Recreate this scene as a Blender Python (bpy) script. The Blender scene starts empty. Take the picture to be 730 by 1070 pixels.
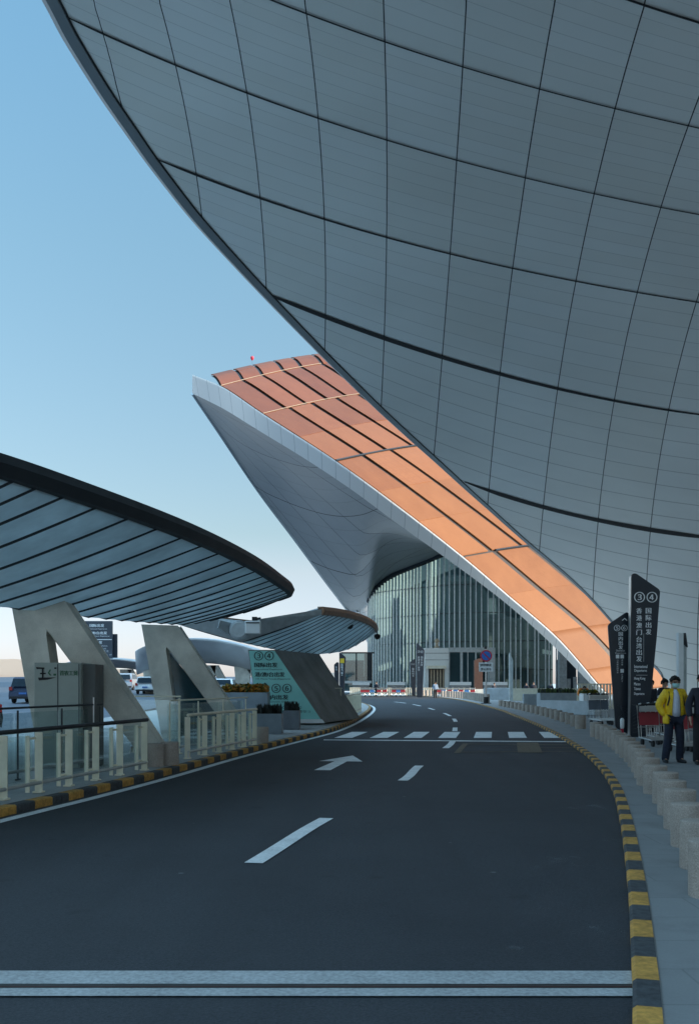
import bpy, bmesh, math, random
import numpy as np
from mathutils import Vector, Matrix
random.seed(7); RNG = np.random.default_rng(7)
F, EYE, HX, HY = 1040.0, 1.6, 365.0, 714.0       # focal length (px of the 730 wide photo), eye height, horizon
PAVE_R, PAVE_L = 0.05, 0.10                       # kerb heights right / left
scn = bpy.context.scene
C = scn.collection

# ------------------------------------------------------------------ survey helpers: a photo bearing plus a known distance gives a place
def G(x, y, h=0.0):
    d = F*(EYE-h)/(y-HY); return Vector(((x-HX)*d/F, d, h))
def P(x, y, d):
    return Vector(((x-HX)*d/F, d, EYE+(HY-y)*d/F))

# ------------------------------------------------------------------ materials
def _nt(name):
    m = bpy.data.materials.new(name); m.use_nodes = True
    nt = m.node_tree; b = nt.nodes['Principled BSDF']; return m, nt, b
def N(nt, typ, **kw):
    n = nt.nodes.new(typ)
    for k, v in kw.items():
        if k in ('op',): n.operation = v
        else: setattr(n, k, v)
    return n
def mth(nt, op, a, b=None, c=None):
    n = nt.nodes.new('ShaderNodeMath'); n.operation = op
    for i, v in enumerate((a, b, c)):
        if v is None: continue
        if isinstance(v, (int, float)): n.inputs[i].default_value = v
        else: nt.links.new(v, n.inputs[i])
    return n.outputs[0]
def mixc(nt, fac, a, b, blend='MIX'):
    n = nt.nodes.new('ShaderNodeMix'); n.data_type = 'RGBA'; n.blend_type = blend
    for s, v in ((0, fac), (6, a), (7, b)):
        if isinstance(v, (int, float)): n.inputs[s].default_value = v
        elif isinstance(v, tuple): n.inputs[s].default_value = (*v[:3], 1)
        else: nt.links.new(v, n.inputs[s])
    return n.outputs[2]
def noise(nt, scale, detail=4, rough=.6, vec=None):
    n = nt.nodes.new('ShaderNodeTexNoise'); n.inputs['Scale'].default_value = scale
    n.inputs['Detail'].default_value = detail; n.inputs['Roughness'].default_value = rough
    if vec is None:
        tc = nt.nodes.new('ShaderNodeTexCoord'); vec = tc.outputs['Object']
    nt.links.new(vec, n.inputs['Vector']); return n.outputs['Fac']
def ramp(nt, v, lo, hi):
    n = nt.nodes.new('ShaderNodeMapRange'); n.inputs[1].default_value = lo; n.inputs[2].default_value = hi
    nt.links.new(v, n.inputs[0]); return n.outputs[0]
MATS = {}
def mat(name, col, rough=.6, metal=0.0, var=.18, scale=3.0, fine=0.0, fscale=60, bump=0.0, coat=0.0):
    if name in MATS: return MATS[name]
    m, nt, b = _nt(name)
    lo = tuple(max(0, c*(1-var)) for c in col); hi = tuple(min(1, c*(1+var)) for c in col)
    out = mixc(nt, ramp(nt, noise(nt, scale), .3, .7), lo, hi)
    if fine:
        f = noise(nt, fscale, 3, .7)
        out = mixc(nt, fine, out, mixc(nt, ramp(nt, f, .35, .65), tuple(c*.45 for c in col), tuple(min(1, c*1.7) for c in col)))
        if bump:
            bp = nt.nodes.new('ShaderNodeBump'); bp.inputs['Strength'].default_value = bump; bp.inputs['Distance'].default_value = .01
            nt.links.new(f, bp.inputs['Height']); nt.links.new(bp.outputs[0], b.inputs['Normal'])
    nt.links.new(out, b.inputs['Base Color'])
    b.inputs['Metallic'].default_value = metal
    r = ramp(nt, noise(nt, scale*2.3), .2, .8)
    nt.links.new(mth(nt, 'MULTIPLY_ADD', r, .2*rough, .9*rough), b.inputs['Roughness'])
    b.inputs['Coat Weight'].default_value = coat
    MATS[name] = m; return m
def glass(name, tint, refl=.12, clear=.8, gcol=(.9, .95, .95)):
    if name in MATS: return MATS[name]
    m = bpy.data.materials.new(name); m.use_nodes = True; nt = m.node_tree; nt.nodes.clear()
    o = nt.nodes.new('ShaderNodeOutputMaterial'); t = nt.nodes.new('ShaderNodeBsdfTransparent'); t.inputs[0].default_value = (*tint, 1)
    d = nt.nodes.new('ShaderNodeBsdfDiffuse'); d.inputs[0].default_value = (tint[0]*.25, tint[1]*.3, tint[2]*.3, 1)
    g = nt.nodes.new('ShaderNodeBsdfGlossy'); g.inputs['Roughness'].default_value = .03; g.inputs[0].default_value = (*gcol, 1)
    fr = nt.nodes.new('ShaderNodeLayerWeight'); fr.inputs[0].default_value = .5; f5 = mth(nt, 'POWER', fr.outputs['Facing'], 4.5)
    a = nt.nodes.new('ShaderNodeMixShader'); a.inputs[0].default_value = clear
    nt.links.new(d.outputs[0], a.inputs[1]); nt.links.new(t.outputs[0], a.inputs[2])
    b = nt.nodes.new('ShaderNodeMixShader'); nt.links.new(mth(nt, 'MULTIPLY_ADD', f5, .75, refl), b.inputs[0])
    nt.links.new(a.outputs[0], b.inputs[1]); nt.links.new(g.outputs[0], b.inputs[2]); nt.links.new(b.outputs[0], o.inputs[0])
    MATS[name] = m; return m

M_CONC = mat('concrete', (.58, .55, .48), .85, var=.36, scale=1.0, fine=.10, fscale=40, bump=.1)
M_GRAN = mat('granite', (.36, .30, .255), .75, var=.28, scale=4, fine=.42, fscale=85, bump=.15)
M_STEEL = mat('brushed_steel', (.55, .55, .54), .35, .9, var=.1)
M_CREAM = mat('cream_steel', (.82, .76, .60), .45, .15, var=.1, scale=4)
M_DARK = mat('dark_metal', (.035, .04, .046), .45, .5)
M_NAVY = mat('navy_sign', (.018, .025, .036), .38, .0, var=.2, scale=2)
M_WHITE = mat('white_paint', (.78, .79, .78), .5, var=.05)
M_LETTER = mat('white_lettering', (.85, .86, .86), .5, var=.02)
M_BLACK = mat('black_rubber', (.015, .015, .016), .7)
M_ALU = mat('grey_cladding', (.42, .46, .49), .42, .5, var=.08, scale=.4)
M_LINE = mat('road_paint', (.74, .75, .74), .7, var=.2, scale=2.5, fine=.3, fscale=30)
M_YEL = mat('kerb_yellow', (.47, .245, .05), .75, var=.38, scale=4, fine=.42, fscale=18)
M_KBLK = mat('kerb_black', (.05, .055, .06), .8, var=.5, scale=4, fine=.5, fscale=18)
M_GLASS = glass('clear_glass', (.92, .97, .965), .08, .93)
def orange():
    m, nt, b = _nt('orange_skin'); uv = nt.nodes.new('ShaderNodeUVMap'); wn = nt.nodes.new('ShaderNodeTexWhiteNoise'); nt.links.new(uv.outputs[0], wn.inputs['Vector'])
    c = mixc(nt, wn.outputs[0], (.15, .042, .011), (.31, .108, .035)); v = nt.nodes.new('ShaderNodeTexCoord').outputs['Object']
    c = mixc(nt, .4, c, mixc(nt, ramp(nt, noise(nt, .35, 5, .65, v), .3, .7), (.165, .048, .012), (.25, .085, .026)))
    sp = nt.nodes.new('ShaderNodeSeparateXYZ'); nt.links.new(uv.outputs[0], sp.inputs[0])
    c = mixc(nt, ramp(nt, sp.outputs[0], 2.2, 6.5), mixc(nt, 1.0, c, (.80, .66, .70), 'MULTIPLY'), mixc(nt, 1.0, c, (1.0, 1.12, 1.25), 'MULTIPLY'))   # light falloff put into colour: darker, redder rows at the tip, paler rows below
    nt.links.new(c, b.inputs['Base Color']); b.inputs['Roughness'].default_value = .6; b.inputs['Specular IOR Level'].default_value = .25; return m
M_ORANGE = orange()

# ------------------------------------------------------------------ mesh helpers
class MB:
    def __init__(s): s.v = []; s.f = []; s.m = []; s.uv = None
    def add(s, vs, fs, mi=0):
        o = len(s.v); s.v += [Vector(v) for v in vs]; s.f += [tuple(i+o for i in f) for f in fs]; s.m += [mi]*len(fs); return s
    def box(s, c, size, rz=0.0, mi=0, rx=0.0):
        R = Matrix.Rotation(rz, 3, 'Z') @ Matrix.Rotation(rx, 3, 'X'); c = Vector(c); h = [q/2 for q in size]
        vs = [c + R @ Vector((a*h[0], b*h[1], e*h[2])) for a in (-1, 1) for b in (-1, 1) for e in (-1, 1)]
        return s.add(vs, [(0, 1, 3, 2), (4, 6, 7, 5), (0, 4, 5, 1), (2, 3, 7, 6), (0, 2, 6, 4), (1, 5, 7, 3)], mi)
    def beam(s, a, b, w, h, mi=0):
        a, b = Vector(a), Vector(b); d = (b-a); L = d.length; d.normalize()
        up = Vector((0, 0, 1)) if abs(d.z) < .95 else Vector((0, 1, 0))
        x = d.cross(up).normalized()*w/2; y = x.cross(d).normalized()*h/2
        vs = [p+q for p in (a, b) for q in (x+y, -x+y, -x-y, x-y)]
        return s.add(vs, [(3, 2, 1, 0), (4, 5, 6, 7), (0, 1, 5, 4), (1, 2, 6, 5), (2, 3, 7, 6), (3, 0, 4, 7)], mi)
    def loft(s, rings, mi=0, cap=True, closed=True):
        n = len(rings[0]); vs = [v for r in rings for v in r]; fs = []
        for i in range(len(rings)-1):
            for j in range(n if closed else n-1):
                k = (j+1) % n; fs.append((i*n+j, i*n+k, (i+1)*n+k, (i+1)*n+j))
        if cap and closed: fs += [tuple(range(n))[::-1], tuple(range((len(rings)-1)*n, len(rings)*n))]
        return s.add(vs, fs, mi)
    def tube(s, pts, r, n=10, mi=0):
        pts = [Vector(p) for p in pts]; rings = []
        for i, p in enumerate(pts):
            d = (pts[min(i+1, len(pts)-1)]-pts[max(i-1, 0)]).normalized()
            up = Vector((0, 0, 1)) if abs(d.z) < .9 else Vector((0, 1, 0))
            x = d.cross(up).normalized(); y = x.cross(d); rr = r[i] if isinstance(r, (list, tuple)) else r
            rings.append([p+(x*math.cos(a)+y*math.sin(a))*rr for a in [2*math.pi*k/n for k in range(n)]])
        return s.loft(rings, mi)
    def lathe(s, c, prof, n=28, mi=0):
        c = Vector(c)
        return s.loft([[c+Vector((r*math.cos(2*math.pi*k/n), r*math.sin(2*math.pi*k/n), z)) for k in range(n)] for r, z in prof], mi)
    def prism(s, front, off, mi=0):
        n = len(front); front = [Vector(p) for p in front]; off = Vector(off)
        vs = front+[p+off for p in front]
        return s.add(vs, [tuple(range(n)), tuple(range(n, 2*n))[::-1]]+[(i, i+n, (i+1) % n+n, (i+1) % n) for i in range(n)], mi)
    def build(s, name, mats, parent=None, smooth=False, loc=None):
        me = bpy.data.meshes.new(name); me.from_pydata([tuple(v) for v in s.v], [], s.f)
        for m in (mats if isinstance(mats, (list, tuple)) else [mats]): me.materials.append(m)
        me.polygons.foreach_set('material_index', s.m)
        bm = bmesh.new(); bm.from_mesh(me)
        if s.uv is None: bmesh.ops.recalc_face_normals(bm, faces=bm.faces)
        bm.to_mesh(me); bm.free()
        if s.uv is not None:
            l = me.uv_layers.new(name='UVMap')
            for lp in me.loops: l.data[lp.index].uv = s.uv[lp.vertex_index]
        if smooth:
            me.polygons.foreach_set('use_smooth', [True]*len(me.polygons))
            if smooth != 'all':
                me.set_sharp_from_angle(angle=math.radians(smooth if isinstance(smooth, (int, float)) and smooth > 1 else 35))
        me.update()
        o = bpy.data.objects.new(name, me); C.objects.link(o)
        if parent is not None: o.parent = parent
        if loc is not None: o.location = loc
        return o
def bevel(o, w, seg=2):
    b = o.modifiers.new('bevel', 'BEVEL'); b.width = w; b.segments = seg; b.limit_method = 'ANGLE'; return o
def thing(name, label, cat, loc=(0, 0, 0), rz=0, group=None):
    o = bpy.data.objects.new(name, None); C.objects.link(o); o.location = loc; o.rotation_euler = (0, 0, rz)
    o.empty_display_size = .2
    return tag(o, label, cat, group)
def tag(o, label, cat, group=None):
    o['label'] = label; o['category'] = cat; o['kind'] = 'thing'
    if group: o['group'] = group
    return o
def struct(o): o['kind'] = 'structure'; return o
def dup(root, loc, rz=None, label=None):
    r = root.copy(); C.objects.link(r); r.location = loc
    if rz is not None: r.rotation_euler = (0, 0, rz)
    if label: r['label'] = label
    for ch in list(root.children):
        c = ch.copy(); C.objects.link(c); c.parent = r
        for g in list(ch.children):
            d = g.copy(); C.objects.link(d); d.parent = c
    return r
ORD = 'first second third fourth fifth sixth seventh eighth ninth tenth eleventh twelfth thirteenth fourteenth fifteenth sixteenth seventeenth eighteenth nineteenth twentieth'.split()
ORD += ['twenty-'+o for o in ORD[:9]]+['thirtieth']+['thirty-'+o for o in ORD[:9]]+['fortieth']
def rounded(poly, r, n=5):
    out = []; L = len(poly)
    for i, p in enumerate(poly):
        p = Vector(p); a = Vector(poly[i-1]); b = Vector(poly[(i+1) % L])
        d1 = (a-p).normalized(); d2 = (b-p).normalized(); t = min(r, (a-p).length*.45, (b-p).length*.45)
        for k in range(n+1):
            u = k/n; out.append((p+d1*t)*(1-u)**2+p*2*u*(1-u)+(p+d2*t)*u*u)
    return out
# smooth curve through points (Catmull-Rom), resampled to equal steps
def smooth_path(pts, step):
    pts = [np.array(p[:2], float) for p in pts]; q = [2*pts[0]-pts[1]]+pts+[2*pts[-1]-pts[-2]]; out = []
    for i in range(1, len(q)-2):
        for t in np.linspace(0, 1, 24, endpoint=False):
            a, b, c, d = q[i-1:i+3]
            out.append(.5*(2*b+(c-a)*t+(2*a-5*b+4*c-d)*t*t+(3*b-a-3*c+d)*t**3))
    out.append(pts[-1]); out = np.array(out)
    s = np.concatenate([[0], np.cumsum(np.linalg.norm(np.diff(out, axis=0), axis=1))])
    n = max(2, int(s[-1]/step)); t = np.arange(n+1)*step; t = t[t <= s[-1]]
    return np.stack([np.interp(t, s, out[:, 0]), np.interp(t, s, out[:, 1])], 1)
def offset(path, d):                               # positive: to the right of travel
    t = np.gradient(path, axis=0); t /= np.linalg.norm(t, axis=1)[:, None]
    return path+np.stack([t[:, 1], -t[:, 0]], 1)*d
# ------------------------------------------------------------------ lettering (Blender's own font, turned into mesh)
_tc = {}
def text_mesh(body):
    if body not in _tc:
        cu = bpy.data.curves.new('text', 'FONT'); cu.body = body; cu.align_x = 'CENTER'; cu.align_y = 'CENTER'; cu.resolution_u = 3
        o = bpy.data.objects.new('text', cu); C.objects.link(o)
        dg = bpy.context.evaluated_depsgraph_get(); dg.update()
        me = o.evaluated_get(dg).to_mesh()
        vs = [v.co.copy() for v in me.vertices]; fs = [tuple(p.vertices) for p in me.polygons]
        o.evaluated_get(dg).to_mesh_clear(); bpy.data.objects.remove(o); bpy.data.curves.remove(cu)
        if vs:
            lo = [min(v[i] for v in vs) for i in (0, 1)]; hi = [max(v[i] for v in vs) for i in (0, 1)]
            c = Vector(((lo[0]+hi[0])/2, (lo[1]+hi[1])/2, 0)); vs = [v-c for v in vs]
            _tc[body] = (vs, fs, hi[0]-lo[0], hi[1]-lo[1])
        else: _tc[body] = ([], [], 1, 1)
    return _tc[body]
def put_text(mb, body, c, w=None, h=None, mi=0, ux=Vector((1, 0, 0)), uz=Vector((0, 0, 1)), bold=0.0):
    """centre c, overall width w and / or height h, lying in the plane ux, uz"""
    vs, fs, tw, th = text_mesh(body)
    sx = w/tw if w else h/th; sy = h/th if h else sx
    c = Vector(c)
    for k in ([0] if not bold else [-bold, 0, bold]):
        n = ux.cross(uz)*(.0015*(1 if k > 0 else -1 if k < 0 else 0))
        mb.add([c+ux*(v.x*sx+k)+uz*(v.y*sy)+n for v in vs], fs, mi)

# ================================================================== THE SETTING
def poly_sheet(name, left, right, z, m, zr=None):
    """strip between two polylines"""
    mb = MB(); n = len(left)
    mb.add([(p[0], p[1], z) for p in left]+[(p[0], p[1], z) for p in right], [(i, i+1, n+i+1, n+i) for i in range(n-1)])
    return mb.build(name, m)

def asphalt():
    m, nt, b = _nt('asphalt')
    tc = nt.nodes.new('ShaderNodeTexCoord'); v = tc.outputs['Object']
    fine = noise(nt, 55, 3, .75, v); mid = noise(nt, .8, 5, .6, v)
    mp = nt.nodes.new('ShaderNodeMapping'); mp.inputs['Scale'].default_value = (1.3, .05, 1); mp.inputs['Rotation'].default_value = (0, 0, .17)
    nt.links.new(v, mp.inputs[0]); streak = noise(nt, 1.0, 4, .55, mp.outputs[0])
    agg = noise(nt, 190, 2, .8, v)
    c = mixc(nt, ramp(nt, fine, .3, .7), (.016, .019, .024), (.054, .060, .069))
    c = mixc(nt, mth(nt, 'MULTIPLY', ramp(nt, agg, .56, .72), .55), c, (.13, .135, .14))
    big = noise(nt, .22, 6, .62, v); c = mixc(nt, mth(nt, 'MULTIPLY', ramp(nt, big, .46, .62), .42), c, (.020, .022, .026))
    oil = noise(nt, 1.9, 3, .5, v); c = mixc(nt, mth(nt, 'MULTIPLY', ramp(nt, oil, .66, .74), .55), c, (.012, .013, .015))
    vo = nt.nodes.new('ShaderNodeTexVoronoi'); vo.inputs['Scale'].default_value = 1.1; nt.links.new(v, vo.inputs['Vector'])
    spk = mth(nt, 'LESS_THAN', mth(nt, 'ADD', vo.outputs['Distance'], mth(nt, 'MULTIPLY', fine, .05)), .052)
    c = mixc(nt, mth(nt, 'MULTIPLY', spk, .55), c, (.24, .25, .26))
    c = mixc(nt, mth(nt, 'MULTIPLY', ramp(nt, mid, .35, .7), .35), c, (.053, .056, .062))
    c = mixc(nt, mth(nt, 'MULTIPLY', ramp(nt, streak, .45, .75), .4), c, (.022, .025, .029))
    nt.links.new(c, b.inputs['Base Color']); b.inputs['Roughness'].default_value = .8
    b.inputs['Specular IOR Level'].default_value = .35
    bp = nt.nodes.new('ShaderNodeBump'); bp.inputs['Strength'].default_value = .5; bp.inputs['Distance'].default_value = .008
    nt.links.new(fine, bp.inputs['Height']); nt.links.new(bp.outputs[0], b.inputs['Normal']); return m
def paving(name, col, tile):
    m, nt, b = _nt(name)
    tc = nt.nodes.new('ShaderNodeTexCoord'); v = tc.outputs['Object']
    br = nt.nodes.new('ShaderNodeTexBrick'); nt.links.new(v, br.inputs['Vector']); br.inputs['Scale'].default_value = 1
    br.inputs['Brick Width'].default_value = tile[0]; br.inputs['Row Height'].default_value = tile[1]
    br.inputs['Mortar Size'].default_value = .008; br.inputs['Mortar Smooth'].default_value = .3
    br.inputs['Color1'].default_value = (*[c*.93 for c in col], 1); br.inputs['Color2'].default_value = (*[c*1.07 for c in col], 1)
    br.inputs['Mortar'].default_value = (*[c*.6 for c in col], 1)
    c = mixc(nt, .35, br.outputs[0], mixc(nt, ramp(nt, noise(nt, .6, 5, .65, v), .3, .7), tuple(q*.6 for q in col), tuple(q*1.35 for q in col)))
    st = noise(nt, 1.7, 6, .7, v); c = mixc(nt, mth(nt, 'MULTIPLY', ramp(nt, st, .52, .68), .4), c, tuple(q*.45 for q in col))
    f = noise(nt, 60, 2, .6, v)
    c = mixc(nt, .2, c, mixc(nt, f, tuple(q*.4 for q in col), tuple(q*1.6 for q in col)))
    nt.links.new(c, b.inputs['Base Color']); b.inputs['Roughness'].default_value = .75; return m
M_ASPH = asphalt()
M_PAVE_R = paving('grey_paving', (.235, .24, .24), (1.2, .6))
M_PAVE_L = paving('left_paving', (.36, .36, .355), (.6, .6))

g = MB(); g.add([(-1500, -600, -.02), (1500, -600, -.02), (1500, 3000, -.02), (-1500, 3000, -.02)], [(0, 1, 2, 3)])
struct(g.build('ground', mat('ground_concrete', (.45, .445, .44), .9, scale=.05)))

RK = [Vector((-7.5, -25, 0)), Vector((-.9, -3.3, 0)), Vector((.42, 1.5, 0))]+[G(*p) for p in [(660.3, 1060), (659, 1008), (656, 940), (651, 888), (646.5, 857), (638.8, 826),
      (626, 805), (607, 786.6), (579, 768), (557, 757), (533, 747), (520, 742), (491.5, 734.2), (469.6, 730.2), (440, 727.6), (405, 726.4)]]+[Vector((-6, 141, 0)), Vector((-30, 150, 0)), Vector((-70, 156, 0))]
LK = [Vector((-9, -12, 0)), Vector((-6.15, 2, 0))]+[G(*p) for p in [(0, 854), (80, 834.6), (164, 813), (240, 791.8), (301, 776), (337, 767), (354, 761.5), (371.6, 753.5),
      (384, 745.5), (387.5, 741), (385.5, 738), (377, 735.2)]]+[G(362, 733.2), G(330, 732.2)]
rk = smooth_path(RK, .45); lk = smooth_path(LK, .45)
# road: between the kerbs, one sheet under both pavements' edges
road = MB(); road.add([(-14, -25, -.004), (-14, 60, -.004), (-60, 170, -.004), (30, 170, -.004), (30, -25, -.004)], [(0, 1, 2, 3, 4)])
road = struct(road.build('road', M_ASPH))
# the road of the next drop-off lane, rising gently
lr = MB(); n = 30
ys = [20+i*12 for i in range(n)]; zz = [max(0, (y-46))*.0125+.002 for y in ys]
lr.add([(-11.0-max(0, y-40)*.02, y, z) for y, z in zip(ys, zz)]+[(-120, y, z) for y, z in zip(ys, zz)], [(i, i+1, n+i+1, n+i) for i in range(n-1)])
struct(lr.build('far_road', mat('pale_asphalt', (.055, .07, .095), .6, var=.2, scale=.3)))
# pavements
def slab(name, path, far, z, m):
    mb = MB(); n = len(path)
    top = [(p[0], p[1], z) for p in path]; fr = [(p[0], p[1], z) for p in far]
    mb.add(top+fr, [(i, i+1, n+i+1, n+i) for i in range(n-1)])
    return struct(mb.build(name, m))
rin = offset(rk, .128); far = np.stack([np.maximum(rin[:, 0]+30, 62+0*rin[:, 0]), rin[:, 1]], 1)
slab('right_pavement', rin, far, PAVE_R, M_PAVE_R)
lin = offset(lk, -.15)
iy = np.clip(lin[:, 1], -12, 90); lfar = np.stack([-10.6-np.maximum(0, iy-40)*.02+0*iy, iy], 1)
top_i = int(np.argmax(lk[:, 1]))
slab('left_pavement', lin, lfar, PAVE_L-.004, M_PAVE_L)
def kerb(name, path, side, h, w):
    mb = MB(); inner = offset(path, side*w); edge = offset(path, side*.02)
    for i in range(len(path)-1):
        a = path[i]; b = path[i+1]; c = inner[i]; d = inner[i+1]; e = edge[i]; f = edge[i+1]
        g_ = .004 if i % 2 == 0 else 0
        vs = [(a[0], a[1], -.01), (b[0], b[1], -.01), (b[0], b[1], h-.015), (a[0], a[1], h-.015), (e[0], e[1], h), (f[0], f[1], h), (d[0], d[1], h), (c[0], c[1], h), (c[0], c[1], -.01), (d[0], d[1], -.01)]
        mb.add(vs, [(0, 1, 2, 3), (3, 2, 5, 4), (4, 5, 6, 7), (7, 6, 9, 8)], i % 2)
    return struct(mb.build(name, [M_YEL, M_KBLK]))
kerb('right_kerb', rk, 1, PAVE_R+.012, .135); kerb('left_kerb', lk, -1, PAVE_L+.006, .16)

# painted markings, children of the road
def strip_on(path, w, z, name, m, mi=0):
    mb = MB(); a = offset(path, -w/2); b = offset(path, w/2); n = len(path)
    mb.add([(p[0], p[1], z) for p in a]+[(p[0], p[1], z) for p in b], [(i, i+1, n+i+1, n+i) for i in range(n-1)]); return mb.build(name, m, road)
strip_on(offset(lk[:int(len(lk))], .20), .16, .004, 'edge_line', M_LINE)
LANE = [(-2.4, 1.0), (-.87, 8.76), (-.27, 11.8), (.86, 16.3), (1.36, 19.35), (2.36, 24.5), (2.87, 27.7), (3.65, 34.5), (4.55, 43), (5.0, 51), (5.1, 62), (4.9, 73), (4.2, 83), (2.0, 95), (-4, 107), (-14, 117)]
lane = smooth_path(LANE, .1); dash = MB()
for y0, y1 in [(8.76, 11.8), (16.3, 19.35), (24.5, 27.7), (33.2, 36.2), (41.3, 45), (48.5, 53.5), (60, 64.5), (70, 75.5), (80, 86)]:
    s = lane[(lane[:, 1] >= y0) & (lane[:, 1] <= y1)][::3]; a = offset(s, -.085); b = offset(s, .085); n = len(s)
    dash.add([(p[0], p[1], .004) for p in a]+[(p[0], p[1], .004) for p in b], [(i, i+1, n+i+1, n+i) for i in range(n-1)])
for pa, pb in (((0.4, 101), (-2.4, 105)), ((-7, 110), (-11, 114.5))):
    dash.add([(pa[0]-.2, pa[1], .004), (pa[0]+.2, pa[1], .004), (pb[0]+.2, pb[1], .004), (pb[0]-.2, pb[1], .004)], [(0, 1, 2, 3)])
dash.build('lane_line', M_LINE, road)
zb = MB()
for x in (367.5, 402.5, 436, 470, 505, 540, 574.5):
    c = G(x, 768); dx = .155*1.7
    zb.add([(c.x-.26-dx, 29.1, .004), (c.x+.26-dx, 29.1, .004), (c.x+.26+dx, 32.7, .004), (c.x-.26+dx, 32.7, .004)], [(0, 1, 2, 3)])
zb.build('zebra_crossing', M_LINE, road)
sl = MB(); a = G(338, 773.2); b = G(598, 775.2)
sl.add([(a.x, a.y-.2, .004), (b.x, b.y-.2, .004), (b.x, b.y+.2, .004), (a.x, a.y+.2, .004)], [(0, 1, 2, 3)]); sl.build('stop_line', M_LINE, road)
ar = MB(); o = Vector((-.5, 18.3, .004)); u = Vector((.155, 1, 0)).normalized(); r_ = Vector((u.y, -u.x, 0))
def ap(s, t): return o+u*s+r_*t
ar.add([ap(0, -.15), ap(0, .15), ap(2.1, .13), ap(2.1, -.13)], [(0, 1, 2, 3)])
ar.add([ap(2.1, -.45), ap(2.1, .45), ap(3.75, 0)], [(0, 1, 2)]); ar.build('turn_arrow', M_LINE, road)
wy = MB(); M_WORN = mat('worn_yellow', (.11, .085, .055), .8, var=.4, scale=4, fine=.5, fscale=20)
for p, q, w in [((486, 777.5), (600, 778.5), .18), ((480, 786), (606, 785), .12), ((545, 776), (547, 786.5), .28), ((556, 776), (560, 786.5), .28), ((486, 777), (477, 787), .14), ((560, 781.5), (600, 781.5), .14)]:
    a = G(*p); b = G(*q); d = (b-a).normalized(); s = Vector((d.y, -d.x, 0))*w/2; z = Vector((0, 0, .0035+.0004*p[0]/500+.0003*w))
    wy.add([a+s+z, a-s+z, b-s+z, b+s+z], [(0, 1, 2, 3)])
wy.build('worn_marking', M_WORN, road)
ej = MB(); y1, y2, y3, y4 = 5.53, 5.29, 5.215, 5.085
M_EJ = mat('joint_concrete', (.36, .37, .37), .8, var=.2, scale=2.5, fine=.35, fscale=40)
for a, b in ((y1, y2), (y3, y4)):
    ej.add([(-12, a, .006), (1.62, a-.01, .006), (1.62, b-.01, .006), (-12, b, .006)], [(0, 1, 2, 3)])
ej.add([(-12, y2, .003), (1.62, y2-.01, .003), (1.62, y3-.01, .003), (-12, y3, .003)], [(0, 1, 2, 3)], 1)
ej.add([(-12, 5.262, .0085), (1.62, 5.252, .0085), (1.62, 5.244, .0085), (-12, 5.254, .0085)], [(0, 1, 2, 3)], 2)
ej.add([(-12, 5.235, .0085), (1.62, 5.225, .0085), (1.62, 5.219, .0085), (-12, 5.229, .0085)], [(0, 1, 2, 3)], 3)
ej.build('expansion_joint', [M_EJ, M_BLACK, mat('joint_steel', (.2, .19, .18), .5, .6), mat('rusty_steel', (.16, .06, .045), .7, .3)], road)
# pale scuffs and dust along the right gutter: a thin worn film with its own broken outline
def dust():
    m, nt, b = _nt('gutter_dust'); v = nt.nodes.new('ShaderNodeTexCoord').outputs['Object']
    mp = nt.nodes.new('ShaderNodeMapping'); mp.inputs['Scale'].default_value = (1.1, .9, 1); nt.links.new(v, mp.inputs[0])
    a = ramp(nt, noise(nt, 1.6, 8, .74, mp.outputs[0]), .58, .80)
    b.inputs['Base Color'].default_value = (.36, .38, .39, 1); b.inputs['Roughness'].default_value = .9
    nt.links.new(mth(nt, 'MULTIPLY', a, .5), b.inputs['Alpha']); return m
ds = rk[(rk[:, 1] > 5.6) & (rk[:, 1] < 24)]; strip_on(offset(ds, -.42), .8, .0025, 'gutter_dust', dust())

# ================================================================== MAIN TERMINAL ROOF (shell of an ellipsoid, its free edge in plan)
EC = np.array([-3.4636, 9.861]); EPH, EA, EB, EH = -.19658, 26.0088, 111.23, 18.70
ec, es = math.cos(EPH), math.sin(EPH)
def ell_depth(px, py):
    dx = (px-HX)/F; dz = (HY-py)/F
    ux = (dx*ec+es)/EA; u0 = (-EC[0]*ec-EC[1]*es)/EA; vx = (-dx*es+ec)/EB; v0 = (EC[0]*es-EC[1]*ec)/EB
    wx = dz/EH; w0 = EYE/EH; A = ux*ux+vx*vx+wx*wx; B = 2*(ux*u0+vx*v0+wx*w0); Cc = u0*u0+v0*v0+w0*w0-1
    return (-B+math.sqrt(max(0, B*B-4*A*Cc)))/(2*A)
def ell_pt(px, py): return P(px, py, ell_depth(px, py))
def ell_local(x, y): x -= EC[0]; y -= EC[1]; return (x*ec+y*es)/EA, (-x*es+y*ec)/EB
def ell_world(a, b): a *= EA; b *= EB; return EC[0]+a*ec-b*es, EC[1]+a*es+b*ec
def ell_z(a, b): return EH*math.sqrt(max(0, 1-a*a-b*b))
def ell_n(p):
    a, b = ell_local(p[0], p[1]); nx, ny = a/EA, b/EB
    return Vector((nx*ec-ny*es, nx*es+ny*ec, p[2]/EH**2)).normalized()
OUT = [(45, 0), (62, 33), (100, 94), (132, 140), (158, 176), (200, 229), (240, 273), (275, 310), (310, 346), (350, 386), (400, 434), (450, 479), (500, 524), (550, 568), (600, 610), (640, 652), (670, 683), (690, 705), (697, 713)]
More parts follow.
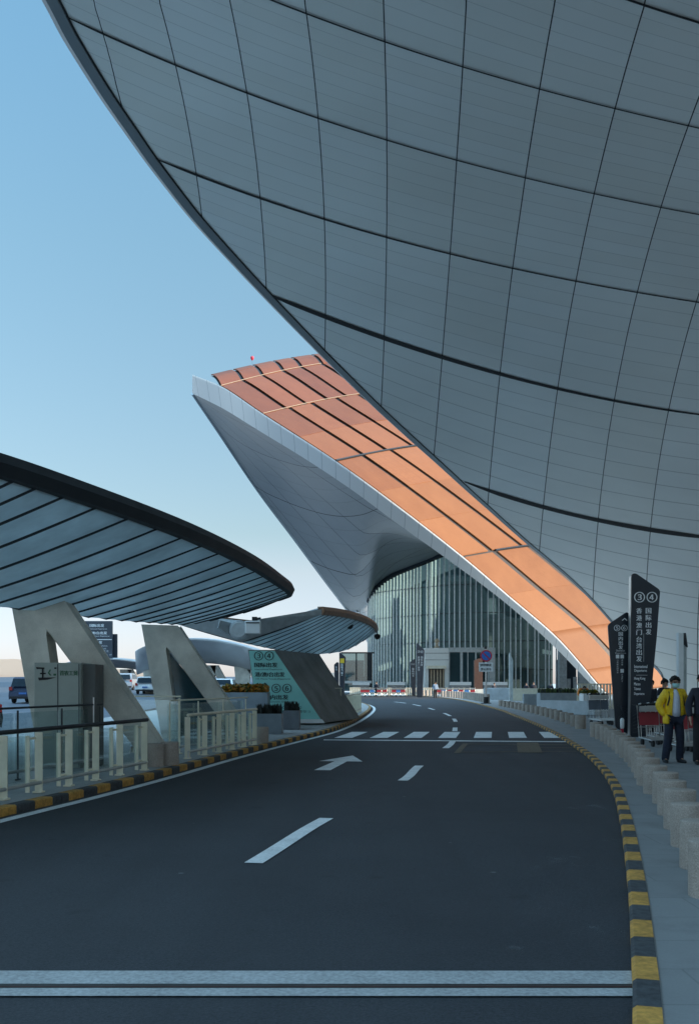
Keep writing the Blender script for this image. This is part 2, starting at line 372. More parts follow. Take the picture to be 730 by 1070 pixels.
BOLD = [[(400, -110), (660, 0), (730, 22), (800, 42)],
        [(60, -104), (290, 0), (400, 43), (483.6, 70), (565, 92), (644, 112), (723, 131), (800, 148)],
        [(0, -18), (60, 12), (100, 31), (180, 65), (260, 96), (335, 123), (400, 146), (479, 168), (549, 185), (621.5, 201), (689, 215), (730, 223), (800, 236)],
        [(80, 128), (158, 164), (205, 182), (272, 206), (338, 228), (400, 246.5), (470, 264.5), (534, 279), (600, 293), (663.5, 305), (730, 315.5), (800, 325)],
        [(200, 272), (271, 304), (338, 329.5), (400, 352), (461, 372), (521, 390.5), (583.7, 406.5), (641, 418.5), (696, 427.5), (730, 432), (800, 440)],
        [(430, 480), (488, 504), (514, 513.5), (569, 530), (625.4, 543.6), (679.6, 553.5), (730, 560), (800, 567)],
        [(560, 640), (640, 668), (690, 682), (730, 690), (800, 700)]]
THIN = [[(40, 0), (50, 40), (62, 90)], [(96.7, 0), (106.6, 33.5), (124.8, 102)], [(165.8, 0), (183, 65.6), (205, 182.5), (211, 227)], [(239.7, 0), (257, 93.7), (271.8, 206), (277.8, 296)],
        [(317.7, 0), (332.5, 122), (338.4, 228), (339.4, 359)], [(400, 0), (404, 146), (403.5, 246), (401, 352), (398, 430)],
        [(486, 0), (483.6, 70), (478, 166), (470, 264.5), (459.5, 373), (454.3, 475)], [(578.6, 0), (565, 92), (549, 183), (534.7, 279), (521, 390), (511.8, 504)],
        [(673.5, 0), (644, 112), (621.5, 199), (600, 293), (582.5, 404), (564.6, 561)], [(770, 0), (729, 113), (690.7, 215), (663.5, 305), (642, 410), (625.4, 543.6), (619.7, 610.7)],
        [(866, 0), (770, 200), (725.5, 316), (700, 412), (683, 520), (675.8, 602)], [(960, 0), (850, 200), (790, 316), (757, 430), (738, 600), (725, 705)]]
bpol = [np.polyfit([p[0] for p in b], [p[1] for p in b], 3 if len(b) > 4 else 2) for b in BOLD]
tpol = [np.polyfit([p[1] for p in t], [p[0] for p in t], 2) for t in THIN]
def idx(val, arr):
    i = int(np.clip(np.searchsorted(arr, val)-1, 0, len(arr)-2)); return i+(val-arr[i])/(arr[i+1]-arr[i])
def uv_of(x, y, z):
    if y < 3: return (-3, -3)
    px = HX+F*x/y; py = HY-F*(z-EYE)/y
    px = min(max(px, -60), 900); py = min(max(py, -160), 713)
    bx = min(max(px, 20), 820)
    vs = np.maximum.accumulate(np.array([np.polyval(b, bx) for b in bpol])+np.arange(len(bpol))*1e-3)
    ty = min(max(py, 0), 705)
    us = np.maximum.accumulate(np.array([np.polyval(t, ty) for t in tpol])+np.arange(len(tpol))*1e-3)
    return (idx(px, us), idx(py, vs))
def cladding(name, nfine, lc, var=.11, base=(.80, .79, .745)):
    """metal ceiling panels: u, v count the panel grid, thin joints between panels"""
    m, nt, b = _nt(name)
    uv = nt.nodes.new('ShaderNodeUVMap'); sep = nt.nodes.new('ShaderNodeSeparateXYZ'); nt.links.new(uv.outputs[0], sep.inputs[0])
    u, v = sep.outputs[0], sep.outputs[1]
    def line(x, w):
        f = mth(nt, 'FRACT', mth(nt, 'ADD', x, 100.5)); d = mth(nt, 'ABSOLUTE', mth(nt, 'SUBTRACT', f, .5))
        return mth(nt, 'LESS_THAN', d, w)
    vf = mth(nt, 'MULTIPLY', v, nfine)
    cell = nt.nodes.new('ShaderNodeCombineXYZ'); nt.links.new(mth(nt, 'FLOOR', u), cell.inputs[0]); nt.links.new(mth(nt, 'FLOOR', v), cell.inputs[1])
    wn = nt.nodes.new('ShaderNodeTexWhiteNoise'); nt.links.new(cell.outputs[0], wn.inputs['Vector'])
    cell2 = nt.nodes.new('ShaderNodeCombineXYZ'); nt.links.new(mth(nt, 'FLOOR', u), cell2.inputs[0]); nt.links.new(mth(nt, 'FLOOR', vf), cell2.inputs[1])
    wn2 = nt.nodes.new('ShaderNodeTexWhiteNoise'); nt.links.new(cell2.outputs[0], wn2.inputs['Vector'])
    lo = tuple(q*(1-var)*t for q, t in zip(base, (1.02, 1, .97))); hi = tuple(q*(1+var)*t for q, t in zip(base, (.97, 1, 1.05)))
    c = mixc(nt, wn.outputs[0], lo, hi)
    c = mixc(nt, .3, c, mixc(nt, wn2.outputs[0], lo, hi))
    c = mixc(nt, .35, c, mixc(nt, ramp(nt, noise(nt, .12, 4, .6), .3, .7), tuple(q*.8 for q in base), tuple(q*1.15 for q in base)))
    fl = mth(nt, 'MULTIPLY', line(vf, lc[2]), mth(nt, 'MULTIPLY', mth(nt, 'ADD', ramp(nt, v, 3.6, 5.2), 1.0), lc[3]*.62) if not lc[1] else lc[3])
    c = mixc(nt, fl, c, tuple(q*.25 for q in base))
    c = mixc(nt, line(u, lc[0]), c, (.012, .014, .016))
    if lc[1]: c = mixc(nt, line(v, lc[1]), c, (.012, .014, .016))
    nt.links.new(c, b.inputs['Base Color']); b.inputs['Metallic'].default_value = .25
    nt.links.new(mth(nt, 'MULTIPLY_ADD', wn.outputs[0], .1, .42), b.inputs['Roughness']); return m
M_SOFF = cladding('soffit_panels', 8, (.0085, 0, .025, .5))
TH1 = math.radians(-6.5)
# free edge in plan: from the ground end forward over the camera and behind it
edge = [np.array(ell_pt(*p)[:2]) for p in OUT[::-1]]+[np.array(q) for q in [(-8.1, 15), (-8.0, 7), (-6.8, .5), (-3.5, -3.2), (3, -5), (12, -6)]+[ell_world(.9985*math.cos(TH1), .9985*math.sin(TH1))]]
edge = smooth_path(edge, .5)
NE = len(edge); th0 = math.atan2(*ell_local(*edge[0])[::-1]); th1 = TH1; NQ = 90
mb = MB(); uvs = []
for i in range(NE):
    s = i/(NE-1); th = th0+(th1-th0)*s**.8
    e = ell_local(*edge[i]); w = (math.cos(th)*.9999, math.sin(th)*.9999)
    for k in range(NQ+1):
        q = math.sin(math.pi/2*k/NQ); a = e[0]+(w[0]-e[0])*q; b = e[1]+(w[1]-e[1])*q
        x, y = ell_world(a, b); z = ell_z(a, b); mb.v.append(Vector((x, y, z))); uvs.append(uv_of(x, y, z))
W = NQ+1
for i in range(NE-1):
    for k in range(NQ): mb.f.append((i*W+k, i*W+k+1, (i+1)*W+k+1, (i+1)*W+k)); mb.m.append(0)
mb.uv = uvs
roof = thing('main_terminal', 'huge grey panelled terminal roof sweeping overhead across the upper right', 'roof')
mb.build('soffit', M_SOFF, roof, smooth='all')
# outer skin above it
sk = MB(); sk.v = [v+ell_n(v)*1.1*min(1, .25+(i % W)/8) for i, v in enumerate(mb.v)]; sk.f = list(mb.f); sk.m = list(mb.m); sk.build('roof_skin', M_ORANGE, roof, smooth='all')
# rim along the free edge: a folded band hanging just under the soffit
rim = MB(); EV = [mb.v[i*W] for i in range(NE)]; rings = []
for i in range(NE):
    p = EV[i]; inn = (mb.v[i*W+6]-p); n = ell_n(p); t = (EV[min(i+1, NE-1)]-EV[max(i-1, 0)]).normalized(); inn = n.cross(t).normalized(); 
    if inn.dot(mb.v[i*W+6]-p) < 0: inn = -inn
    w = .34
    rings.append([p+inn*w-n*.05, p+inn*.10-n*.12, p-inn*.02-n*.02, p-inn*.04+n*.28, p+inn*w+n*.3])
rim.loft(rings, cap=True); rim.build('edge_rim', mat('rim_metal', (.30, .335, .36), .4, .5, var=.1, scale=.3), roof, smooth=25)
gap = MB(); rings = []
for i in range(NE):
    p = EV[i]; n = ell_n(p); t = (EV[min(i+1, NE-1)]-EV[max(i-1, 0)]).normalized(); inn = n.cross(t).normalized()
    if inn.dot(mb.v[i*W+6]-p) < 0: inn = -inn
    rings.append([p+inn*.345-n*.03, p+inn*.40-n*.03])
gap.loft(rings, closed=False); gap.build('rim_gap', M_BLACK, roof)
# the open joints between the big panel rows: dark slots
pj = MB()
for bi, (pol, b) in enumerate(zip(bpol, BOLD)):
    if bi == 6: continue
    xs = np.linspace(max(b[0][0], {0: 560, 1: 200, 2: 58, 3: 157, 4: 269, 5: 485}[bi]), 830, 90); wid = {0: .04, 1: .028, 2: .032, 3: .05, 4: .15, 5: .36}[bi]
    rings = []
    for x in xs:
        y = float(np.polyval(pol, x)); p = ell_pt(x, y); p2 = ell_pt(x+3, float(np.polyval(pol, x+3))); n = ell_n(p); t = (p2-p).normalized(); s = n.cross(t).normalized()
        lo = xs[0]; k = min(1, (x-lo)/60+.35)*(1.0 if bi < 4 else (.55+.75*math.sin(min(1, (x-lo)/(730-lo))*math.pi)**.7))
        rings.append([p+s*wid*k-n*.03, p-s*wid*k-n*.03])
    pj.loft(rings, closed=False)
pj.build('panel_joint', mat('joint_black', (.012, .012, .013), .8), roof)

# ================================================================== TERMINAL WING beyond: orange skin, fascia, soffit, curved glass hall
wing = thing('terminal_wing', 'orange skinned terminal wing dipping to the ground, curved glass hall beneath', 'terminal', (0, 0, 0))
def res(pts, n):
    pts = np.array(pts, float); s = np.concatenate([[0], np.cumsum(np.linalg.norm(np.diff(pts[:, :2], axis=0), axis=1))]); s /= s[-1]
    t = np.linspace(0, 1, n); return np.stack([np.interp(t, s, pts[:, k]) for k in range(pts.shape[1])], 1)
def sm(pts, n):                                    # smooth then resample, any dimension
    pts = np.array(pts, float); q = np.vstack([2*pts[0]-pts[1], pts, 2*pts[-1]-pts[-2]]); out = []
    for i in range(1, len(q)-2):
        for t in np.linspace(0, 1, 16, endpoint=False):
            a, b, c, d = q[i-1:i+3]; out.append(.5*(2*b+(c-a)*t+(2*a-5*b+4*c-d)*t*t+(3*b-a-3*c+d)*t**3))
    out.append(pts[-1]); return res(out, n)
NT = 91
def da(t): return 113+(12*((.35-t)/.35)**2 if t < .35 else 15*((t-.35)/.65)**1.4)
ABOT = sm([(201, 411), (234, 427.5), (269.5, 449.4), (321, 481), (368.8, 513), (412, 545), (461, 580), (524, 627), (573.7, 671), (616, 714), (628, 726)], NT)
ATOP = sm([(201, 392), (234, 405.7), (275.4, 433.5), (351, 482.4), (412.5, 527), (480, 579.5), (530, 622), (582, 667), (623, 714), (634, 726)], NT)
A1 = [P(p[0], p[1], da(i/(NT-1))+.6+1.5*(ABOT[i][1]-ATOP[i][1])*.11) for i, p in enumerate(ABOT)]   # the band leans out over the soffit
A2 = [P(p[0], p[1], da(i/(NT-1))+.6) for i, p in enumerate(ATOP)]
fa = MB(); back = Vector((.35, .9, 0)).normalized()
fa.loft([[A1[i], A2[i]-Vector((0, 0, .12)), A2[i]+Vector((0, -.05, .06)), A2[i]+back*1.0, A1[i]+back*1.3] for i in range(NT)], cap=True)
def fascia_mat():
    m, nt, b = _nt('fascia_panels'); v = nt.nodes.new('ShaderNodeTexCoord').outputs['Object']; sep = nt.nodes.new('ShaderNodeSeparateXYZ'); nt.links.new(v, sep.inputs[0])
    f = mth(nt, 'FRACT', mth(nt, 'MULTIPLY', sep.outputs[0], .62)); l = mth(nt, 'LESS_THAN', f, .035)
    c = mixc(nt, l, (.84, .85, .84), (.5, .52, .52)); nt.links.new(c, b.inputs['Base Color']); b.inputs['Metallic'].default_value = .3; b.inputs['Roughness'].default_value = .45; return m
fa.build('fascia', fascia_mat(), wing, smooth=20)
# soffit
HT = [(385.5, 628, 172), (388.4, 619, 169.5), (395, 610.7, 167), (408, 601, 164), (429, 592.4, 160), (450, 584, 157), (463, 578.5, 155)]
BB = [(202, 411.5, 129.5), (230, 453, 137), (269.5, 512, 149), (309, 565, 165), (349, 619, 182), (368, 640, 186)]+HT+[(500, 572, 153), (545, 570, 151), (600, 590, 149), (640, 640, 146), (660, 715, 140)]
bb = sm(BB, NT)
so = MB(); uvs = []; K = 14
for i in range(NT):
    a = A1[i]; b = P(*bb[i])
    for k in range(K+1):
        q = k/K; p = a.lerp(b, q); p.z += 1.3*math.sin(q*math.pi)*min(1, i/20)*(1 if i < 60 else .4); so.v.append(p); uvs.append((q*5+2.0*i/(NT-1), (i/(NT-1)+.26*q)*7))
for i in range(NT-1):
    for k in range(K): so.f.append((i*(K+1)+k, i*(K+1)+k+1, (i+1)*(K+1)+k+1, (i+1)*(K+1)+k)); so.m.append(0)
so.uv = uvs; M_WS = cladding('wing_soffit', 4, (.010, .006, .03, .22), .05, (.34, .355, .36)); so.build('soffit', M_WS, wing, smooth='all')
s2_ = MB(); ka = sm([(349, 618, 182), (366, 639, 186), (380, 630, 176), (389, 612, 171)], 16); kb_ = sm([(349, 620, 183), (366, 645, 206), (380, 666, 226), (392, 684, 240)], 16); uvs = []
for i in range(16):
    for k in range(9):
        q = k/8; s2_.v.append(P(*ka[i]).lerp(P(*kb_[i]), q)); uvs.append((1.4+i/15, 3.5+q*2))
for i in range(15):
    for k in range(8): s2_.f.append((i*9+k, i*9+k+1, (i+1)*9+k+1, (i+1)*9+k)); s2_.m.append(0)
s2_.uv = uvs; s2_.build('rear_soffit', M_WS, wing, smooth='all')
# far eave along the soffit's outer edge
ev = MB(); nb = int(NT*.43); ev.tube([P(*bb[i])+Vector((-.05, .1, .1)) for i in range(nb)], .28, 8); ev.build('eave', M_ALU, wing, smooth=True)
# orange skin: dark backing with separate panels on top
def skin_pt(t, c):
    i = t*(NT-1); k = int(min(max(i, 0), NT-2)); f = i-k
    a = A2[k].lerp(A2[k+1], f); px, py = ATOP[k]+(ATOP[k+1]-ATOP[k])*f
    L = 165+60*t; rise = 30*(1-t)**1.2+3
    qx = px+L*c; qy = py-rise*c-14*math.sin(c*math.pi)*(.3+.4*t); d = da(t)+.6+(38-14*t)*c
    return P(qx, qy, d)+Vector((0, 0, .10))
def skin_over(t, c):                               # beyond the ridge the skin rolls over and away
    p = skin_pt(max(t, t0), c)
    if t >= t0: return p
    k = (t0-t)/.05; return p+Vector((-1.0*k, 2.5*k, 2.3*k-.42*k*k))
def tx(x): return float(np.interp(x, ATOP[:, 0], np.linspace(0, 1, NT)))
t0 = tx(231)
bk = MB(); gt = list(np.linspace(t0-.10, t0, 8))+list(np.linspace(t0, 1, 70))[1:]; gc = np.linspace(0, 1, 15)
bk.v = [skin_over(t, c)+Vector((-.05, .1, -.22)) for t in gt for c in gc]
bk.f = [(i*15+j, i*15+j+1, (i+1)*15+j+1, (i+1)*15+j) for i in range(len(gt)-1) for j in range(14)]; bk.m = [0]*len(bk.f)
bk.build('skin_channel', mat('channel_dark', (.05, .042, .04), .6, .3), wing, smooth='all')
rows = [t0-.10, t0-.05, t0, tx(275), tx(313), tx(351), tx(396), tx(437), tx(483), tx(530), tx(576), tx(612), 1.0]
strong = {2: .16, 3: .2, 5: .3, 8: .42}
pn = MB(); puv = []
def lines_for(r): return [0, .13, .26, .38, .5, .62, .8, 1] if r < 3 else [0, .15, .29, .43, .57, .78, 1] if r < 5 else ([0, .145, .31, .47, .62, .82, 1] if r < 8 else [0, .16, .34, .52, .7, 1])
for r in range(len(rows)-1):
    ta, tb = rows[r], rows[r+1]; L = 120.0
    g1 = strong.get(r, .06)/L*1.0; g2 = strong.get(r+1, .06)/L
    cs = lines_for(r)
    for j in range(len(cs)-1):
        gw = .36 if (j % 2 == 1 or r >= 8) else .17
        ca = cs[j]+(gw/25 if j else .004); cb = cs[j+1]-gw/25
        nu, nv = 6, 4; jit = RNG.normal()*.02
        vs = [skin_over(ta+g1+(tb-ta-g1-g2)*a/nu, ca+(cb-ca)*b/nv)+Vector((0, -.02, .03+jit)) for a in range(nu+1) for b in range(nv+1)]
        lo = [v+Vector((.02, .06, -.14)) for v in vs]
        fs = [(a*(nv+1)+b, a*(nv+1)+b+1, (a+1)*(nv+1)+b+1, (a+1)*(nv+1)+b) for a in range(nu) for b in range(nv)]
        ring = [b for b in range(nv+1)]+[a*(nv+1)+nv for a in range(1, nu+1)]+[nu*(nv+1)+b for b in range(nv-1, -1, -1)]+[a*(nv+1) for a in range(nu-1, 0, -1)]
        m_ = len(vs); fs += [(ring[q], ring[(q+1) % len(ring)], ring[(q+1) % len(ring)]+m_, ring[q]+m_) for q in range(len(ring))]
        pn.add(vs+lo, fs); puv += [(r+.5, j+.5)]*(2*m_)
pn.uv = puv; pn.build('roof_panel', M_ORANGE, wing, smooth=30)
# gutters with pale clips along the strong joints
gu = MB()
for r in (2, 3):
    c0, c1 = (0, .62) if r < 5 else (.16, .62) if r == 8 else (0, .62)
    pts = [skin_over(rows[r], c)+Vector((0, -.06, .05)) for c in np.linspace(c0, c1, 22)]; gu.tube(pts, .05, 6)
gu.build('joint_trim', mat('clip_beige', (.30, .22, .15), .6), wing)
cg = MB()
for r, c0, c1 in ((5, .0, .62), (8, .17, .62)):
    cg.tube([skin_over(rows[r], c)+Vector((0, -.08, .04)) for c in np.linspace(c0, c1, 24)], .13, 6)
cg.build('cross_gutter', M_DARK, wing, smooth=True)
# glass hall
hw = sm([(x, y, d) for x, y, d in HT]+[(500, 0, 153), (545, 0, 151.5), (584.5, 0, 150)], 240)
base = []; tops = []
ztop = sm([(i, P(*h).z) for i, h in enumerate(HT)]+[(7, 22.0), (8, 22.5), (9, 22.5)], 240)
for i in range(240):
    x, _, d = hw[i]; X = (x-HX)*d/F; base.append(Vector((X, d, PAVE_R)))
# tops: look the visible curve up by x so that the wall meets the soffit
hx = np.array([h[0] for h in HT]+[500, 545, 585]); hz = np.array([P(*h).z for h in HT]+[22., 22.4, 22.4])
tops = [Vector((b.x, b.y, float(np.interp(hw[i][0], hx, hz)))) for i, b in enumerate(base)]
gl = MB(); gl.loft([[base[i], tops[i]] for i in range(0, 240, 3)], closed=False)
M_HALL = glass('hall_glass', (.24, .36, .37), .06, .42, (.40, .62, .64))
gwall = gl.build('glass_wall', M_HALL, wing, smooth='all')
sacc = np.concatenate([[0], np.cumsum([(base[i+1]-base[i]).length for i in range(239)])])
mu = MB(); tr = MB(); nm = 46
for k in range(nm+1):
    s = sacc[-1]*k/nm; i = int(min(np.searchsorted(sacc, s), 238)); b = base[i]; t = tops[i]; tan = (base[i+1]-base[i]).normalized(); nrm = Vector((tan.y, -tan.x, 0))
    if nrm.y > 0: nrm = -nrm
    ang = math.atan2(tan.y, tan.x)
    mu.box(b+Vector((0, 0, (t.z-b.z)/2))+nrm*.16, (.17, .26, t.z-b.z), ang)
mu.build('mullion', mat('fin_white', (.82, .85, .85), .4, .2), gwall)
for z in (3.6, 8.0, 12.4, 16.8):
    pts = [b for b, t in zip(base, tops) if t.z > z+.5]
    tr.loft([[Vector((p.x, p.y-.05, z)), Vector((p.x, p.y-.05, z+.12)), Vector((p.x, p.y+.08, z+.12)), Vector((p.x, p.y+.08, z))] for p in pts[::3]])
tr.build('transom', M_DARK, gwall)
hb = MB(); hb.tube([t+Vector((0, -.35, -.05)) for t in tops[::4]], .5, 8); hb.build('head_beam', M_DARK, wing, smooth=True)
# inside the hall: floors, columns, pale back wall with shop boxes
inn = MB(); off = Vector((4, 13, 0))
inn.loft([[base[i]+off, tops[i]+off-Vector((0, 0, .5))] for i in range(0, 240, 6)], closed=False)
for z in (6.2, 11.8): inn.loft([[base[i]+Vector((1, 5, z)), base[i]+off+Vector((0, 0, z)), base[i]+off+Vector((0, 0, z+.7)), base[i]+Vector((1, 5, z+.7))] for i in range(60, 240, 6)])
for k in range(14):
    i = 60+k*13; inn.box(base[i]+Vector((1.5, 6, 9)), (.8, .8, 18))
for k in range(26):
    i = random.randrange(40, 235); h = random.choice((2.2, 3, 4)); zb_ = random.choice((0, 6.9, 12.5)); inn.box(base[i]+off*.8+Vector((0, 0, zb_+h/2)), (random.uniform(1, 4), 1.2, h), mi=1)
inn.build('hall_interior', [mat('interior_grey', (.22, .25, .26), .7, var=.2, scale=.3), M_WHITE], wing)
# white end block at the right end of the hall, with its dark doorway
we = MB(); q = P(584.5, 714, 150); x1 = P(606, 714, 150).x
we.box(((q.x+.55), 151, 4.6), (1.1, 1.5, 9.2)); we.box(((q.x+x1)/2+.8, 151, 6.6), (x1-q.x-.9, 1.5, 3.0), mi=0); we.box((x1+2.5, 151.4, 4.6), (5, 1.2, 9)); we.box(((q.x+x1)/2, 153, 2.6), (x1-q.x, .4, 5.2), mi=1)
for k in range(3): we.box((q.x+1.6+k*.95, 151.2, 1.2+.25*k), (.5, .3, 2.2), mi=0)
we.build('end_wall', [mat('pale_stone', (.58, .60, .60), .7), M_NAVY], wing)

# ================================================================== BUS-STOP CANOPIES ON THE ISLAND
def leg_poly(w):                                   # upright slab leaning to the road, with its triangular opening; local x, z in metres
    out = [(0, 3.18), (.96, 3.15), (3.05, .0), (.57, .0)]
    hole = [(.65, 2.58), (.98, .0), (2.6, .0)]
    return out, hole
def pylon(loc, rz, depth=.55, parent=None):
    out, hole = leg_poly(1)
    mb = MB()
    def ring(y): return [Vector((x, y, z)) for x, z in out]
    f = [Vector((x, 0, z)) for x, z in [(0, 3.18), (.96, 3.15), (3.05, 0), (2.6, 0), (.72, 2.52), (.66, 2.58), (.63, 2.5), (.98, 0), (.57, 0)]]
    # three convex pieces share the outline so the face stays clean: left stem, right stem, head
    for poly in ([f[0], f[5], f[6], f[7], f[8]], [f[0], f[1], f[4], f[5]], [f[1], f[2], f[3], f[4]]):
        n = len(poly); mb.add(poly+[p+Vector((0, depth, 0)) for p in poly], [tuple(range(n)), tuple(range(n, 2*n))[::-1]])
    n = len(f); mb.add(f+[p+Vector((0, depth, 0)) for p in f], [(i, (i+1) % n, (i+1) % n+n, i+n) for i in range(n)])
    o = mb.build('pylon', M_CONC, parent); o.location = loc; o.rotation_euler = (0, 0, rz); 
    w = o.modifiers.new('weld', 'WELD'); w.merge_threshold = .0005
    bevel(o, .018, 2); return o
M_UNDER = mat('canopy_blade', (.72, .80, .82), .3, .1, var=.22, scale=.9)
M_RIM = mat('canopy_rim', (.018, .024, .03), .6, .0, var=.15, scale=1)
M_RIMB = mat('bronze_rim', (.30, .165, .095), .5, .3, var=.2, scale=1.5)
M_TOP = mat('canopy_top', (.50, .56, .58), .45, .0, var=.1, scale=.5)
for m_, f_ in ((M_UNDER, .45), (M_TOP, .55)):           # light polycarbonate skins: daylight glows softly through them
    nt_ = m_.node_tree; b_ = nt_.nodes['Principled BSDF']; o_ = nt_.nodes['Material Output']; tl_ = nt_.nodes.new('ShaderNodeBsdfTranslucent'); mx_ = nt_.nodes.new('ShaderNodeMixShader'); mx_.inputs[0].default_value = f_
    nt_.links.new(b_.inputs['Base Color'].links[0].from_socket, tl_.inputs[0]); nt_.links.new(b_.outputs[0], mx_.inputs[1]); nt_.links.new(tl_.outputs[0], mx_.inputs[2]); nt_.links.new(mx_.outputs[0], o_.inputs[0])
def spl(pts, n):
    pts = np.array(pts, float); q = np.vstack([2*pts[0]-pts[1], pts, 2*pts[-1]-pts[-2]]); out = []
    for w in np.linspace(0, len(pts)-1.00001, n):
        i = int(w)+1; t = w-int(w); a, b, c, d = q[i-1:i+3]; out.append(.5*(2*b+(c-a)*t+(2*a-5*b+4*c-d)*t*t+(3*b-a-3*c+d)*t**3))
    return np.array(out)
def canopy(root, spine, rimr, riml, nblade, th, rim_m, fr=(0, 1), step=.06, sag=.05):
    """blades hung between the spine and the two rims (each an N x 3 array along the length), a rim beam round the edge, a smooth top shell"""
    n = nblade; S, R, L = [spl(q, n*2+1) for q in (spine, rimr, riml)]     # same number of control points: blades join matching points
    def cross(i, k, side):
        q = k/10; a = Vector(S[i]); b = Vector((R if side > 0 else L)[i]); p = a.lerp(b, q); p.z -= sag*math.sin(q*math.pi)*min(1, (b-a).length/3); return p
    bl = MB()
    for j in range(n):
        i0, i1 = 2*j, 2*j+2
        for side in (1, -1):
            f = [1-.55*(k/10)**3 for k in range(11)]
            ra = [cross(i0, k, side)-Vector((0, 0, step*.5*f[k])) for k in range(11)]; rb = [cross(i1, k, side)+Vector((0, .0, step*.5*f[k])) for k in range(11)]
            lip = [p+Vector((0, -.02, .02)) for k, p in enumerate(ra)]
            bl.loft([ra, rb], closed=False); bl.loft([[p-Vector((0, .005, .012)) for p in ra], lip], 1, closed=False)
            bl.loft([[p-Vector((0, .005, .012)) for p in ra], [p+Vector((0, .022, -.012)) for p in ra]], 1, closed=False)
    bl.build('underside_blade', [M_UNDER, M_RIM], root, smooth=25)
    top = MB(); up = Vector((0, 0, th))
    for side, E in ((1, R), (-1, L)):
        top.loft([[Vector(S[i])+up+Vector((0, 0, .42)), Vector(S[i]).lerp(Vector(E[i]), .5)+up+Vector((0, 0, .06)), Vector(E[i])+up*.95] for i in range(len(S))], closed=False)
    top.build('roof_shell', M_TOP, root, smooth='all')
    rb = MB(); ring_pts = [Vector(p) for p in R]+[Vector(p) for p in L[::-1]]
    cen = Vector(S[len(S)//2]); rings = []
    m_ = len(ring_pts)
    for i, p in enumerate(ring_pts):
        t = ring_pts[min(i+1, m_-1)]-ring_pts[max(i-1, 0)]; t.z = 0; t.normalize(); o_ = Vector((t.y, -t.x, 0))
        if i < len(R) and o_.x < 0 and abs(t.y) > .5: o_ = -o_
        if o_.dot(p-cen) < 0: o_ = -o_
        rings.append([p-o_*.12-Vector((0, 0, .05)), p+o_*.03-Vector((0, 0, .04)), p+o_*.10+up*.45, p+o_*.04+up, p-o_*.15+up])
    rb.loft(rings, cap=True); rb.build('rim', rim_m, root, smooth=40)
    return S, R, L
isl = 'curved canopies over the kerbside stops'
can1 = thing('roadside_canopy', 'large dark louvred canopy on two slanted concrete pylons at the left', 'canopy', (-5.4, 22, 0), 0, isl)
can1.location = (0, 0, 0)
rfit = np.polyfit([12.25, 14.15, 17.77, 21.5, 25.1, 28.5], [-4.32, -3.60, -2.82, -2.18, -1.82, -1.70], 3)
def rimx(y): return float(np.polyval(rfit, max(y, 11.5)))+min(0, y-11.5)*.40
rr = [(rimx(y), y, 4.18) for y in (2, 7, 11.4, 13.6, 17.4, 21.6, 25.6)]+[(-1.68, 28.8, 4.19), (-2.15, 30.9, 4.2)]
sp = [(-11.0, 1.2, 2.7), (-9.0, 6.4, 2.76), (-7.3, 11.1, 2.82), (-6.85, 13.1, 2.86), (-6.1, 16.9, 2.92), (-5.5, 21.0, 3.0), (-5.0, 24.9, 3.12), (-4.35, 28.2, 3.3), (-2.8, 30.9, 3.9)]
rl = [(-15.0, 1.0, 4.05), (-13, 6, 4.1), (-11.4, 10.6, 4.1), (-10.7, 12.7, 4.1), (-9.9, 16.5, 4.1), (-9.1, 20.6, 4.1), (-8.1, 24.7, 4.1), (-6.6, 28.4, 4.1), (-3.1, 31.4, 4.1)]
canopy(can1, sp, rr, rl, 32, .24, M_RIM, step=.022)
pa = P(12, 636, 18.5); pylon((pa.x, 18.5, -.0), .0, parent=can1)
pb = P(148.6, 653.4, 27); pylon((pb.x, 27, -.0), .0, parent=can1)
# dark reflective glass filling the far pylon's opening
pg = MB(); pg.prism([Vector((pb.x+.70, 27.25, 2.44)), Vector((pb.x+2.54, 27.25, .16)), Vector((pb.x+1.0, 27.25, .16))], (0, .04, 0))
pg.build('infill_glass', mat('teal_glass', (.012, .05, .065), .08, .3, var=.3, scale=.8), can1)

can2 = thing('roadside_canopy', 'mid distance curved canopy with brown rim and a turquoise sign on its pylon', 'canopy', (0, 0, 0), 0, isl)
rr2 = [tuple(P(x, y, d)) for x, y, d in [(336, 641, 34.7), (352, 642.5, 37), (368, 645.5, 39.6), (382, 650, 42.5), (391, 655.5, 45), (393.5, 660, 46.5)]]
sp2 = [tuple(P(252, 671, 33)), (-2.95, 36, 2.88), (-2.35, 38.5, 2.82), (-1.55, 41.2, 2.8), (-.2, 44.2, 3.05), (.95, 46.3, 3.75)]
rl2 = [(-6.6, 32.0, 3.9), (-6.6, 34.5, 4.0), (-6.0, 38.5, 4.05), (-4.6, 42.5, 4.08), (-2.3, 45.8, 4.05), (.8, 47.2, 3.95)]
canopy(can2, sp2, rr2, rl2, 17, .24, M_RIMB, step=.015)
fe = MB(); a = P(336, 636.5, 34.68); b = P(273, 646.5, 33.1); c = P(252, 671, 32.98); e = P(336, 642, 34.68); d_ = P(247, 652, 32.9)
fe.prism([a, b, d_, c, P(262, 669.5, 33.3), e], (-.05, .18, 0)); fe.build('end_face', mat('end_grey', (.40, .44, .46), .5, .2), can2)
lf = MB(); lf.prism([P(247, 652, 32.87), P(252, 671, 32.95), Vector((-6.62, 31.9, 3.82)), Vector((-6.62, 31.9, 4.2))], (-.05, .18, 0)); lf.build('end_face', MATS['end_grey'], can2)
le = MB(); le.prism([P(247, 653, 32.88), P(252, 671, 32.96), tuple(P(228, 656, 32.3)), tuple(P(230, 648, 32.3))], (-.05, .18, 0)); le.build('end_face', MATS['end_grey'], can2)
